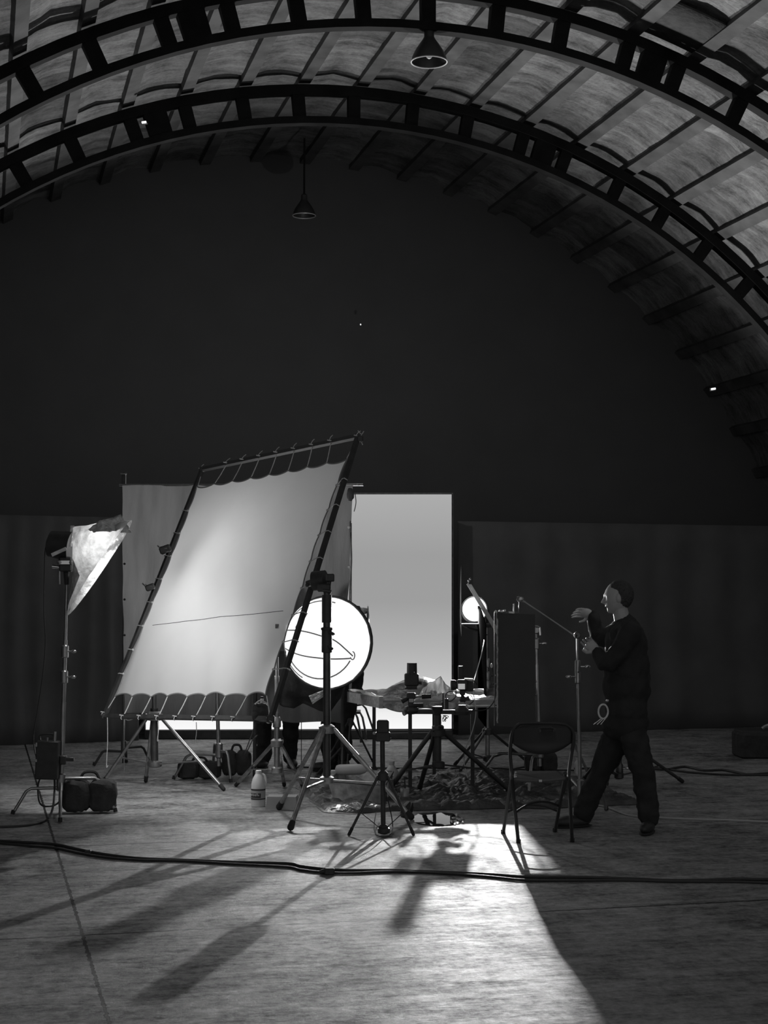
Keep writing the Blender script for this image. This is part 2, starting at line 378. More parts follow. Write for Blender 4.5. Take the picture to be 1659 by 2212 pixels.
# ================================================================= SCREEN
def screen_mat():
    m = bpy.data.materials.new('lit_screen'); nt, N, L = nodes(m); b = N['Principled BSDF']
    b.inputs['Base Color'].default_value = (.06, .06, .06, 1); b.inputs['Roughness'].default_value = .9
    g = N.new('ShaderNodeTexCoord'); s = N.new('ShaderNodeSeparateXYZ'); L.new(g.outputs['Generated'], s.inputs[0])
    r = N.new('ShaderNodeValToRGB'); L.new(s.outputs[2], r.inputs[0]); e = r.color_ramp.elements
    e[0].color = (.95, .95, .95, 1); e[1].color = (.4, .4, .4, 1)
    for pos, val in ((.07, .85), (.14, .62), (.25, .5), (.35, .43), (.54, .33), (.74, .325)):
        el = e.new(pos); el.color = (val, val, val, 1)
    L.new(r.outputs[0], b.inputs['Emission Color']); b.inputs['Emission Strength'].default_value = 1.0
    return m
sBL = G(315, 1594); sBR = G(976, 1590)
YL, YR = sBL.y, sBR.y
YL = YR = 18.7
c0, c1, c2, c3 = P(315, 1576, YL), P(975.5, 1574, YR), P(975.5, 1068, YR), P(315, 1068, YL)
scr = thing('projection_screen', 'large bright back-lit screen standing behind the whole film set', 'screen', V(((c0.x+c1.x)/2, YL, 0)))
m = M(); m.prism([c0, c1, c2, c3], (0, .03, 0)); m.build('backing_panel', blackm, scr, smooth=False)
m = M(); m.add([p+V((0, -.004, 0)) for p in (c0, c1, c2, c3)], [(0, 1, 2, 3)]); m.build('screen_cloth', screen_mat(), scr, smooth=False)
m = M(); m.box(V(((c0.x+c1.x)/2, YL+.03, c0.z/2-.0)), (c1.x-c0.x+.02, .16, c0.z-.004), bev=.1); m.build('base_rail', blackm, scr)
m = M(); m.path([c1+V((.012, .03, 0)), c2+V((.012, .03, .01)), c3+V((-.012, .03, .01)), c0+V((-.012, .03, 0))], .014, 6); m.build('edge_frame', alu, scr)
for x in (c0.x+.5, c1.x-.5):
    m = M(); m.tube(V((x, YL+.12, 2.6)), V((x, YL+1.0, .02)), .02); m.build('rear_brace', blackm, scr)

# ================================================================= SILK FRAME
TL, TRc, BR, BL = P(437, 1014, 14.6), P(773, 943, 13.0), P(585, 1553, 12.2), P(226, 1547, 13.8)
silk = thing('silk_frame', 'big tilted square frame stretching a glowing white diffusion silk', 'diffusion frame', gz((BL+BR)/2))
def fr(u, v): return lerp(lerp(BL, BR, u), lerp(TL, TRc, u), v)
NRM = (BR-BL).cross(TL-BL).normalized()
if NRM.y > 0: NRM = -NRM
for a, b_ in ((BL, TL), (TL, TRc), (TRc, BR), (BR, BL)):
    m = M(); d = (b_-a).normalized()*.02; m.bar(a-d, b_+d, .035, .035, NRM); m.build('frame_tube', blackm if a is not TL else mat('grey_painted_tube', .09, .7), silk, smooth=False)
# cloth corners measured in the frame's own plane
def onplane(px, py):
    d = ray(px, py); n = NRM; s = (BL-CAM).dot(n)/d.dot(n); return CAM+d*s
cTL, cTR, cBR, cBL = onplane(427, 1052), onplane(749, 990), onplane(576, 1503), onplane(249, 1505)
def silkpt(u, v):
    # scallops between grommets on each edge
    k = 8
    su = .028*abs(sin(pi*u*k))**.7; sv = .016*abs(sin(pi*v*9))**.7
    p = lerp(lerp(cBL, cBR, u), lerp(cTL, cTR, u), v)
    ev = (cTL-cBL).normalized(); eu = (cBR-cBL).normalized()
    w = (2*v-1)
    p += -ev*su*(w if abs(w) > .0 else 0)*abs(w)**6
    w = (2*u-1); p += -eu*sv*w*abs(w)**6
    p += NRM*(.028*noise.noise(V((u*3.1, v*2.3, 1)))+.012*noise.noise(V((u*9+v*5, v*2, 4)))*(1-v)+.010*sin(u*21+v*9)*(1-v)**3 + .014*sin(pi*u)*sin(pi*v))
    return p
m = M(); m.grid(silkpt, 96, 96); m.build('silk', silkm, silk)
m = M()
hem = [silkpt(i/64, 0) for i in range(65)]+[silkpt(1, i/64) for i in range(1, 65)]+[silkpt(1-i/64, 1) for i in range(1, 65)]+[silkpt(0, 1-i/64) for i in range(1, 64)]
m.path([h+NRM*.003 for h in hem], .006, 5, closed=True); m.build('hem', mat('hem_tape', .3, .8), silk)
m = M(); m.path([silkpt(.07+.86*i/20, .325+.02*i/20)+NRM*.006 for i in range(21)], .0022, 5); m.build('dark_line', mat('line_dark', .05, .8), silk)  # thin dark line laid across the silk
m = M(); q = silkpt(.93, .28)+NRM*.008; m.box(q, (.03, .004, .035), Matrix.Rotation(.4, 3, 'Z')); m.build('care_label', mat('label_grey', .25, .8), silk)
def tie(p, q, wrap=True):
    m = M(); m.path([p, lerp(p, q, .5)+V((0, 0, -.006)), q], .0042, 5)
    if wrap:
        dd = (q-p).normalized(); m.path([q+NRM*.022, q+dd*.03+NRM*.015, q+dd*.045+V((.004, 0, .01))], .0035, 5); m.path([q+NRM*.023-V((.018, 0, .0)), q+NRM*.028+V((.02, 0, -.008))], .005, 5)
    m.build('tie_cord', ropem, silk)
for i in range(1, 8):
    u = i/8; tie(silkpt(u, .995), lerp(TL, TRc, .07+u*.89)+NRM*.01)
    tie(silkpt(u, .005), lerp(BL, BR, .02+u*.9)+NRM*.01)
tie(cTL, TL); tie(cTR, TRc); tie(cBL, BL+V((0, 0, .03))); tie(cBR, BR)
for i in range(1, 9):
    v = i/9-.02
    for (e, a, b_, off) in ((0, BL, TL, -.03), (1, BR, TRc, .03)):
        p = silkpt(e, v+.01); t_ = max(0, min(1, (p-a).dot(b_-a)/(b_-a).length_squared)); q = lerp(a, b_, t_)
        m = M(); s_ = (q-p).normalized()
        m.path([p+NRM*.004, q+NRM*.024, q+s_*.026+NRM*.018, q+s_*.03-NRM*.02], .0045, 5); m.ball(p+NRM*.008, .011, 8); m.build('side_strap', ropem, silk)
# loose tails of cord
for (x, y0, y1) in ((232, 1550, 1655), (342, 1555, 1600), (424, 1560, 1603)):
    a = P(x, y0, 13.7); b_ = P(x-2, y1, 13.7); m = M(); m.path([a, lerp(a, b_, .5)+V((.006, 0, 0)), b_, b_+V((.012, 0, .006))], .0035, 5, smooth=3); m.build('loose_cord', ropem, silk)
# extra short rope tangle at the top right corner
m = M(); c = TRc; m.path([c+V((.0, 0, .05)), c+V((.03, 0, .02)), c+V((.05, 0, .045)), c+V((.02, 0, -.01)), c+V((.04, 0, -.07))], .004, 5, smooth=4); m.build('corner_knot', ropem, silk)
m = M(); m.box(TRc+V((.02, 0, -.02)), (.05, .05, .05), bev=.3); m.build('corner_bracket', blackm, silk)
m = M(); m.box(BL, (.05, .05, .05), bev=.3); m.build('corner_bracket', blackm, silk)
m = M(); m.box(BR, (.06, .06, .06), bev=.3); m.build('corner_bracket', blackm, silk)
m = M(); m.box(TL, (.05, .05, .05), bev=.3); m.build('corner_bracket', blackm, silk)

# clamps on the left tube
for nm, v, sz in (('frame_clamp', .655, .07), ('frame_clamp', .50, .055)):
    c = lerp(BL, TL, v)+NRM*.03; t = thing(nm, 'dark %s clamp gripping the left tube of the silk frame' % ('larger upper' if sz > .06 else 'smaller lower'), 'clamp', c)
    m = M(); m.box(c-V((.02, 0, 0)), (sz*1.5, .08, sz), Matrix.Rotation(radians(-20), 3, 'Y'), bev=.35); m.build('jaw', blackm, t)
    m = M(); m.tube(c+V((-.07, 0, .02)), c+V((.0, 0, -.02)), .012, .008); m.path([c+V((-.09, -.01, .035)), c+V((-.05, -.03, .0)), c+V((0, -.04, .01))], .006, 5); m.build('screw_handle', steel, t)

# ================================================================= stands
def stand(label, top, low, hub, feet, rp=.02, rl=.014, m_pole=None, m_leg=None, brace_at=None, group=None, name='light_stand', cat='light stand', collars=(), footr=.018, box_leg=False, braces=True, extra=None, telesc=True, base=None, footm=None):
    m_pole = m_pole or steel; m_leg = m_leg or steel
    t = thing(name, label, cat, base or gz(low), group)
    m = M(); top, low, hub = V(top), V(low), V(hub)
    if telesc:
        L = top-low; m.tube(low, low+L*.42, rp); m.tube(low+L*.42, low+L*.72, rp*.82); m.tube(low+L*.72, top, rp*.62)
    else: m.tube(low, top, rp)
    m.build('pole', m_pole, t)
    m = M(); m.lathe([(rp*1.2, -.035), (rp*2.1, -.03), (rp*2.2, .02), (rp*1.4, .035)], hub, n=14); m.build('hub', m_leg, t)
    ctr = V(brace_at) if brace_at is not None else low+V((0, 0, .03))
    for f in feet:
        f = V(f)+V((0, 0, footr)); m = M(); s_ = (gz(f)-gz(hub)).normalized()
        a = hub+s_*rp*1.9
        if box_leg: m.bar(a, f, rl*2, rl*1.3, (0, 0, 1))
        else: m.tube(a, f, rl)
        lg = m.build('leg', m_leg, t, smooth=not box_leg)
        m = M(); d = (f-a).normalized(); m.path([f-d*.05, f+V((0, 0, 0))], [rl*1.25, footr], 10); m.ball(f, footr, 10); m.build('rubber_foot', footm or rubber, lg)
        if braces:
            m = M(); mid = lerp(a, f, .62)
            m.bar(ctr+s_*rp, mid, rl*1.3, rl*.7); m.build('brace', m_leg, t, smooth=False)
    if braces:
        m = M(); m.lathe([(rp*1.3, -.03), (rp*1.9, -.02), (rp*1.9, .02), (rp*1.3, .03)], ctr, n=14); m.build('collar', m_leg, t)
    for z, side in collars:
        u = (z-low.z)/(top.z-low.z); c = lerp(low, top, u)
        m = M(); m.lathe([(rp*1.1, -.045), (rp*1.5, -.04), (rp*1.5, .03), (rp*1.1, .045)], c, n=12); cl = m.build('lock_collar', m_pole, t)
        m = M(); m.tube(c, c+V((side*.055, -.01, 0)), .006); m.ball(c+V((side*.07, -.01, .002)), (.022, .012, .014), 10); m.build('knob', chrome, cl)
    return t
def turtle(label, top, low, feet, rp=.0175, h=.26, collars=(), group=None, m=None, rad=.03):
    """stand with three bent legs"""
    mt_ = m or steel; t = thing('c_stand', label, 'stand', gz(low), group)
    low, top = V(low), V(top); L = top-low; q = M(); q.tube(low, low+L*.45, rp); q.tube(low+L*.45, low+L*.72, rp*.85); q.tube(low+L*.72, top, rp*.68); q.build('pole', mt_, t)
    for k, f in enumerate(feet):
        f = V(f)+V((0, 0, .012)); s_ = gz(f)-gz(low); L_ = s_.length; s_.normalize()
        z = h+k*.035; q = M(); q.path([V((low.x, low.y, z)), gz(low)+s_*L_*.62+V((0, 0, z)), gz(low)+s_*L_*.72+V((0, 0, z*.9)), f], .0125, 10); lg = q.build('leg', mt_, t)
        q = M(); q.tube(f+V((0, 0, .03))-s_*.008, f, .016); q.build('rubber_foot', rubber, lg)
    q = M(); q.lathe([(rp*1.2, -.03), (rp*1.9, -.02), (rp*1.9, .1), (rp*1.2, .11)], V((low.x, low.y, h)), n=14); q.build('leg_collar', mt_, t)
    for z, side in collars:
        c = lerp(low, top, (z-low.z)/(top.z-low.z)); q = M(); q.lathe([(rp, -.05), (rp*1.5, -.045), (rp*1.5, .04), (rp, .05)], c, n=12); cl = q.build('lock_collar', mt_, t)
        q = M(); q.tube(c, c+V((side*.05, -.01, 0)), .006); q.ball(c+V((side*.07, -.01, 0)), (.024, .012, .013), 10); q.build('knob', chrome, cl)
    return t

# --- stand at the left end with the foil-wrapped lamp
YA = 12.15
ls = turtle('tall steel light stand at the left, nearest the left edge of the set', P(145, 1244, YA), P(131, 1742, YA), [G(27, 1762), G(130, 1779), G(250, 1757)], .019, .2, collars=((P(0, 1407, YA).z, 1), (P(0, 1462, YA).z, 1)))
# lamp with foil snoot
lc = P(152, 1190, YA)
lamp = thing('film_lamp', 'lamp wrapped in crinkled frosted gel on top of the left light stand', 'film lamp', lc)
m = M(); m.lathe([(.05, -.16), (.1, -.14), (.115, 0), (.12, .03)], P(146, 1180, YA), (1, -.1, -.15), 20); m.build('housing', blackm, lamp)
m = M(); m.box(P(143, 1219, YA-.05), (.1, .07, .115), bev=.3); m.tube(P(143, 1235, YA-.05), P(144, 1262, YA-.02), .022, .018); m.build('tilt_head', blackm, lamp)
m = M(); m.bar(P(128, 1215, YA-.1), P(155, 1215, YA-.1), .02, .028); m.ball(P(129, 1215, YA-.1), .02, 8); m.ball(P(154, 1215, YA-.1), .02, 8); m.build('tilt_knob', chrome, lamp)
m = M(); m.tube(P(113, 1224, YA-.05), P(132, 1226, YA-.05), .016, .009); m.build('side_knob', chrome, lamp)
m = M(); m.bar(P(112, 1199, YA-.16), P(143, 1185, YA-.16), .02, .026); m.build('handle', steel, lamp)
m = M(); m.path([P(128, 1262, YA), P(127, 1215, YA), P(132, 1185, YA)], .009, 6); m.build('yoke_arm', steel, lamp)
def snoot(scale, seed):
    A = P(158, 1190, YA); B = P(213, 1230, YA)
    up_ = V((0, 0, 1)); dv = (P(283, 1135, YA)-P(148, 1335, YA)); L = dv.length/2; dv.normalize(); dep = V((0, -1, 0))
    def fn(u, v):
        a = 2*pi*u
        # slight squaring so creases read as folded gel
        ca, sa = cos(a), sin(a)
        p0 = A + up_*ca*.185 + dep*sa*.13 + V((.02*abs(sa), 0, 0))
        top_push = V((.02, 0, .03))*max(0, ca)
        p1 = B + dv*ca*L + dep*sa*.2 + top_push
        p = lerp(p0, p1, v**1.0)
        n_ = noise.noise(p*9+V((seed, 0, 0)))*.016+noise.noise(p*26)*.006
        c = lerp(A, B, v); r = (p-c); 
        return c + r*(scale) + r.normalized()*n_*min(1, v*3+.2)
    return fn
fn = snoot(1, 0)
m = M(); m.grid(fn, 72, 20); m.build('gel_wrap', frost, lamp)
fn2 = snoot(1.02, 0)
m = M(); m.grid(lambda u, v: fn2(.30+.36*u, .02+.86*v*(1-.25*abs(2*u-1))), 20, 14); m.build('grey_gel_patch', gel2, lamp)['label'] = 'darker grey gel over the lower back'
# foil flag on top
m = M()
tf = [P(190, 1145, YA-.1), P(215, 1125, YA-.12), P(262, 1112, YA-.05), P(284, 1152, YA), P(240, 1148, YA-.16), P(205, 1150, YA-.18)]
def topf(u, v):
    a = lerp(lerp(tf[0], tf[1], min(1, u*2)), tf[2], max(0, u*2-1)); b_ = lerp(lerp(tf[5], tf[4], min(1, u*2)), tf[3], max(0, u*2-1))
    p = lerp(a, b_, v); return p+V((noise.noise(p*30)*.01, noise.noise(p*22+V((3, 3, 3)))*.02, noise.noise(p*35)*.01))
m.grid(topf, 20, 8); m.build('foil_top', foil, lamp, solid=.002)
m = M(); m.tube(P(157, 1136, YA-.02), P(152, 1180, YA-.04), .016, .012); m.build('gel_roll', frost, lamp)
# thin lamp cable
m = M(); m.path([P(122, 1168, YA), P(108, 1169, YA), P(98, 1185, YA), P(96, 1240, YA), P(95, 1320, YA), P(98, 1390, YA), P(92, 1460, YA), P(80, 1540, YA), P(72, 1600, YA), P(84, 1660, YA)], .004, 6, smooth=5)
m.tube(P(108, 1169, YA), P(122, 1168, YA), .007); o = m.build('lamp_cable', blackp, None); tag(o, 'thin cable looping down from the gel-wrapped lamp to the ballast box', 'cable')
# ballast box
bc = P(104, 1641, YA-.05); bal = thing('ballast_box', 'black ballast box hung on the left light stand above the floor', 'ballast', bc)
m = M(); m.box(bc, (.17, .12, .29), Matrix.Rotation(radians(1.5), 3, 'Y'), bev=.12); m.build('body', blackp, bal)
m = M(); m.path([bc+V((-.06, 0, .14)), bc+V((-.06, 0, .19)), bc+V((.05, 0, .19)), bc+V((.05, 0, .14))], .008, 6, smooth=3); m.build('handle', blackm, bal)
m = M(); m.tube(bc+V((.055, -.03, .14)), bc+V((.057, -.03, .215)), .012); m.tube(bc+V((.0, -.03, .14)), bc+V((.0, -.03, .17)), .008); m.build('plug', steel, bal)
for dx, dz, sz in ((-.075, .12, (.012, .04, .03)), (-.075, 0, (.012, .04, .02)), (0, -.06, (.03, .004, .01))):
    m = M(); m.box(bc+V((dx, -.055, dz)), sz); m.build('latch', steel, bal)
m = M(); m.tube(bc+V((.07, 0, .03)), P(133, 1641, YA), .014); m.box(P(137, 1641, YA-.02), (.05, .07, .07), bev=.3); m.box(P(150, 1640, YA-.03), (.07, .03, .03), bev=.3); m.build('mounting_clamp', blackm, bal)
m = M(); m.path([bc+V((-.06, 0, -.14)), P(82, 1700, YA), P(86, 1735, YA-.1), P(105, 1742, YA-.2), P(125, 1735, YA-.1), P(134, 1715, YA), P(140, 1690, YA-.02)], .007, 6, smooth=6)
m.path([bc+V((.05, 0, -.14)), P(118, 1705, YA-.05), P(114, 1745, YA-.3), P(104, 1768, YA-.7)]+[G(88, 1778, .008), G(60, 1783, .008), G(30, 1785, .008), G(-30, 1787, .008)], .008, 6, smooth=6)
o = m.build('ballast_cables', blackp, None); o.name = 'power_cable'; tag(o, 'black power cable looping from the ballast box out along the floor to the left', 'cable')
def sandbag(px, py, w, h, d, label, Y=None, tilt=0, group=None):
    c = G(px, py); t = thing('sandbag', label, 'sandbag', c, group)
    R = Matrix.Rotation(tilt, 3, 'Z')
    for sx in ((-1, 1) if w > .25 else (0,)):
        m = M(); off = R @ V((sx*w*.25, 0, h*.5))
        m.ball(c+off, (w*.31 if sx else w*.5, d*.5, h*.52), 20, R, lambda v: (abs(v.x)**5+abs(v.y)**5+abs(v.z)**5)**-.2*(.86+.1*noise.noise(v*2.3+V((px, 0, 0)))+.05*noise.noise(v*6)))
        m.build('pouch', blackc, t)
    m = M(); m.path([c+R @ V((-w*.18, 0, h*.95)), c+R @ V((-w*.1, -.01, h*1.15)), c+R @ V((w*.1, -.01, h*1.15)), c+R @ V((w*.18, 0, h*.95))], .012, 6, smooth=4); m.build('handle', blackc, t)
    return t
sandbag(193, 1756, .40, .27, .2, 'black sandbag with a handle on the leg of the left light stand', tilt=.15)

# --- left stand of the silk
A = P(333, 1515, 13.95)
st = stand('steel crank stand under the left half of the silk frame', P(333, 1530, 13.95), P(334, 1652, 13.95), P(334, 1548, 13.95), [G(223, 1694), G(315, 1691), G(483, 1709)], .034, .016, dsteel, steel, brace_at=P(334, 1650, 13.95), telesc=False, name='crank_stand', cat='stand')
m = M(); m.box(P(333, 1541, 13.9), (.1, .08, .03), bev=.3); m.build('top_bracket', alu, st)
m = M(); m.tube(P(333, 1548, 13.95), P(334, 1370, 14.1), .02); m.build('mast', dsteel, st)
# --- right stand of the silk (nearest)
YB = 11.9
st = stand('tall black crank stand gripping the right side of the silk frame', P(706, 1262, YB), P(706, 1690, YB), P(706, 1575, YB), [G(628, 1795), G(603, 1750), G(888, 1772)], .028, .017, dsteel, alu, brace_at=P(706, 1685, YB), telesc=False, name='crank_stand', cat='stand', footr=.026, footm=rubber)
m = M(); m.tube(P(706, 1345, YB), P(706, 1285, YB), .038); m.lathe([(.03, 0), (.045, .005), (.045, .02), (.03, .025)], P(706, 1362, YB)); m.lathe([(.032, 0), (.04, .005), (.04, .17), (.032, .18)], P(706, 1410, YB)); m.build('mast_sleeve', blackm, st)
m = M(); m.tube(P(708, 1365, YB-.03), P(719, 1368, YB-.06), .009); m.tube(P(719, 1368, YB-.06), P(721, 1372, YB-.06), .012); m.tube(P(708, 1395, YB-.03), P(718, 1402, YB-.06), .01); m.build('lock_handle', blackm, st)
gc = P(690, 1254, YB+.1); t = thing('grip_clamp', 'black grip head joining the tall crank stand to the silk frame tube', 'clamp', gc)
m = M(); m.lathe([(.05, -.06), (.075, -.05), (.075, .05), (.05, .06)], gc, (1, -.3, .1), 18); m.box(P(700, 1270, YB), (.1, .08, .06), bev=.3); m.build('grip_head', blackm, t)
m = M(); m.box(P(713, 1248, YB), (.065, .06, .06), bev=.25); m.tube(P(712, 1252, YB), P(708, 1275, YB), .016); m.build('spigot_block', blackm, t)
m = M(); m.bar(P(664, 1262, YB+.3), P(690, 1252, YB+.15), .03, .045); m.tube(P(661, 1261, YB+.2), P(668, 1265, YB+.2), .015); m.build('jaw', blackm, t)
m = M(); m.tube(P(696, 1275, YB-.03), P(716, 1278, YB-.04), .013); m.build('thumb_screw', dsteel, t)

# ================================================================= GREY BACKING CLOTH
YC = 14.95
gTL, gTR, gBR, gBL = P(264, 1049, 15.3), P(762, 1048, 14.7), P(741, 1563, 14.6), P(268, 1541, 15.2)
bk = thing('backing_cloth', 'grey creased cloth hung on a crossbar behind the white silk', 'backdrop cloth', gz((gBL+gBR)/2))
def clothpt(u, v):
    p = lerp(lerp(gBL, gBR, u), lerp(gTL, gTR, u), v)
    f = .02*sin(u*38+3*noise.noise(V((u*4, v*1.5, 0))))*(.4+.6*(1-v))+.03*noise.noise(V((u*6, v*2, 7)))+.012*noise.noise(V((u*20, v*4, 2)))
    e = 0 if v > .02 else .0
    return p+V((.012*noise.noise(V((v*9, 0, u*3)))*(1 if u in (0, 1) else .3), f, .012*sin(u*22)*(1 if v < .02 else 0)))
m = M(); m.grid(clothpt, 120, 80); m.build('cloth', greycl, bk)
m = M(); m.tube(P(258, 1048, 15.33), P(785, 1047, 14.66), .012); m.build('crossbar', steel, bk)
m = M()
for x in (772, 780): m.box(P(x, 1047, 14.67), (.02, .03, .02), bev=.3)
m.build('bar_clip', steel, bk)
m = M(); m.ball(P(757, 1068, 14.6), (.035, .04, .06), 12, None, lambda v: 1+.25*noise.noise(v*3)); m.build('bunched_corner', greycl, bk)
for x, y0, y1 in ((767, 1066, 1105), (758, 1150, 1275)):
    m = M(); m.path([P(x, y0, 14.5), P(x+2, (y0+y1)/2, 14.5), P(x-2, y1, 14.5)], .004, 5, smooth=4); m.build('tie_cord', blackp, bk)
for y in (1218, 1295, 1372):
    m = M(); m.ball(P(269, y, 15.1), .012, 8); m.build('eyelet', blackp, bk)
m = M(); m.path([P(296, 1545, 15.0), P(268, 1548, 15.0), P(276, 1556, 15.0), P(290, 1552, 15)], .004, 5, smooth=5); m.path([P(268, 1545, 15.0), P(268, 1680, 15.0)], .0035, 5); m.path([P(268, 1672, 15), P(265, 1683, 14.95), P(272, 1681, 14.95)], .006, 5); m.build('hanging_cord', ropem, bk)
# stand holding it at left
turtle('slim dark stand holding the far left end of the grey cloth', P(268, 1020, 15.45), V((P(268, 1500, 15.45).x, 15.45, .05)), [V((P(268, 0, 15.45).x-.25, 15.6, 0)), V((P(268, 0, 15.45).x+.3, 15.7, 0)), V((P(268, 0, 15.45).x+.02, 15.9, 0))], .014, .16, m=blackm)
hd = P(268, 1034, 15.35); t = thing('grip_clamp', 'small dark grip head at the top left corner of the grey cloth', 'clamp', hd)
m = M(); m.box(hd, (.035, .05, .12), bev=.3); m.build('grip_head', blackm, t); m = M(); m.tube(hd+V((-.03, -.03, .045)), hd+V((.03, -.03, .045)), .008); m.build('screw', steel, t)
# white pole right of cloth
m = M(); wp = [P(757, 1139, 14.45), P(757, 1300, 14.45)]
stp = stand('slim pale stand rising beside the right edge of the grey cloth', P(757, 1130, 14.72), P(757, 1500, 14.72), P(757, 1560, 14.72), [V((-.05, 14.8, 0)), V((-.6, 14.8, 0)), V((-.34, 14.38, 0))], .013, .009, alu, dsteel, braces=False, telesc=False, base=V((-.3, 14.72, 0)))
for y in (1139, 1225):
    m = M(); m.ball(P(754, y, 14.62), .014, 8); m.build('ball_clip', whitep, stp)
# stand with pole x=473 (C-stand, sandbag)
turtle('steel stand with bent legs in front of the two sandbags', V((P(473, 0, 14.3).x, 14.3, P(0, 1330, 14.3).z)), P(473, 1655, 14.3), [G(375, 1686), G(499, 1693), V((P(470, 0, 14).x-.1, 14.9, 0))], .0175, .24)
sandbag(431, 1683, .38, .17, .26, 'low slumped black sandbag lying beside the bent leg of a steel stand')
sandbag(511, 1677, .26, .25, .2, 'upright black sandbag standing behind the steel stands left of the bottle')
# backlight head on that stand
bc_ = V((P(488, 0, 14.35).x, 14.35, P(0, 1270, 14.35).z)); bl_ = thing('fresnel_lamp', 'fresnel lamp hidden behind the silk, lighting it from the back', 'film lamp', bc_)
aim = (fr(.5, .5)-bc_).normalized()
m = M(); m.lathe([(.06, -.12), (.08, -.1), (.08, .02), (.085, .04)], bc_, aim, 20, caps=False); m.build('housing', blackm, bl_, solid=.004)
m = M(); m.lathe([(.075, 0), (.05, .015), (.001, .02)], bc_, aim, 20, caps=False); m.build('lens', glassm, bl_)
# --- stand with pole x=598
st = stand('steel tripod stand behind the white jug, holding the lower corner of the silk frame', P(598, 1420, 13.3), P(598, 1672, 13.3), P(598, 1605, 13.3), [G(510, 1700), G(656, 1706), V((P(620, 0, 13.9).x, 13.9, 0))], .024, .014, steel, alu, brace_at=P(598, 1664, 13.3), box_leg=True, collars=((P(0, 1560, 13.3).z, -1),))
m = M(); m.tube(P(598, 1540, 13.3), P(598, 1460, 13.3), .02); m.build('mast_sleeve', alu, st)
# pouch hanging on the frame corner
pc = P(563, 1540, 12.35); t = thing('accessory_pouch', 'black accessory pouch hanging on the lower right corner of the silk frame', 'pouch', pc)
m = M(); m.ball(pc, (.075, .06, .085), 18, None, lambda v: (abs(v.x)**4+abs(v.y)**4+abs(v.z)**4)**-.25*(.9+.12*noise.noise(v*3))); m.build('bag', blackc, t)
m = M(); m.path([pc+V((-.04, -.05, .07)), pc+V((0, -.06, .1)), pc+V((.05, -.05, .08))], .006, 5, smooth=4); m.build('strap', ropem, t)
bt = P(566, 1516, 12.35); t = thing('small_bottle', 'small white bottle poking out of the black pouch', 'bottle', bt)
m = M(); m.lathe([(.013, -.03), (.014, .02), (.009, .028)], bt, n=14); m.build('body', whitep, t); m = M(); m.tube(bt+V((0, 0, .026)), bt+V((0, 0, .042)), .011); m.build('cap', blackp, t)
m = M(); m.path([P(556, 1545, 12.4), P(546, 1580, 12.6), P(535, 1610, 13.0), P(528, 1630, 13.6)], .005, 6, smooth=5); m.path([P(556, 1588, 12.6), P(545, 1600, 13), P(532, 1628, 13.6)], .005, 6, smooth=5)
o = m.build('hanging_cables', blackp, None); o.name = 'hanging_cable'; tag(o, 'black cable hanging from the frame corner down to the upright sandbag', 'cable')

# ================================================================= BIG ROUND LIGHT
oc = P(708, 1388, 13.75); ax = V((-.34, -1, .06)).normalized()
octa = thing('round_softbox', 'large round glowing softbox with black skirt right of the silk', 'softbox', gz(oc))
R_ = .395
m = M(); m.lathe([(R_, 0), (R_*.985, .05), (R_*.93, .11), (R_*.8, .17), (R_*.6, .22), (R_*.35, .25), (R_*.12, .26), (.001, .262)], oc, ax, 40, caps=False)
m.build('diffuser', mat('glowing_diffuser', .85, .8, emit=.98), octa)
side = ax.cross(V((0, 0, 1))).normalized(); upv = side.cross(ax)
def dome(rr, a):   # point on the dome at radius fraction rr
    xs = [(R_, 0), (R_*.985, .05), (R_*.93, .11), (R_*.8, .17), (R_*.6, .22), (R_*.35, .25), (R_*.12, .26), (0, .262)]
    r = rr*R_
    for (r0, h0), (r1, h1) in zip(xs, xs[1:]):
        if r1 <= r <= r0: h = h0+(h1-h0)*((r0-r)/(r0-r1+1e-9)); break
    else: h = .262
    return oc+ax*(h+.003)+(side*cos(a)+upv*sin(a))*r
m = M()
m.path([dome(.9, radians(x)) for x in range(-60, 110, 8)], .006, 4); m.path([dome(.8, radians(x)) for x in range(-150, -20, 8)], .006, 4)
def cross(x0, y0, x1, y1, bow):
    pts = []
    for i in range(13):
        t = i/12; x = x0+(x1-x0)*t; y = y0+(y1-y0)*t+bow*sin(pi*t); rr = min(.99, sqrt(x*x+y*y)); pts.append(dome(rr, atan2(y, x)))
    m.path(pts, .006, 4)
sg = 1 if side.x > 0 else -1
cross(-.8*sg, .25, .1*sg, .12, .04); cross(.1*sg, .12, .75*sg, -.3, .1); cross(-.85*sg, -.15, .0*sg, -.35, -.04); cross(.0*sg, -.35, .7*sg, -.35, -.02); cross(-.4*sg, .6, -.55*sg, .3, 0); cross(-.3*sg, .62, -.45*sg, .25, 0)
m.build('seam', mat('seam_grey', .3, .8), octa)
m = M(); vp = dome(.8, atan2(-.28, .72*sg)); m.path([vp+(side*cos(k*pi/8)*.02+upv*sin(k*pi/8)*.034) for k in range(16)], .005, 5, closed=True); m.build('vent_ring', mat('seam_grey', .3, .8), octa)
m = M(); m.lathe([(R_*1.01, .005), (R_*1.04, -.02), (R_*.9, -.16), (R_*.5, -.34), (.1, -.42)], oc, ax, 40, caps=False); m.build('black_shell', blackc, octa, solid=.003)
m = M(); m.path([oc+ax*.01+(side*cos(2*pi*k/48)+upv*sin(2*pi*k/48))*R_*1.02*(1+.025*noise.noise(V((k*.7, 0, 0)))) for k in range(48)], .011, 6, closed=True); m.build('rim', blackc, octa)
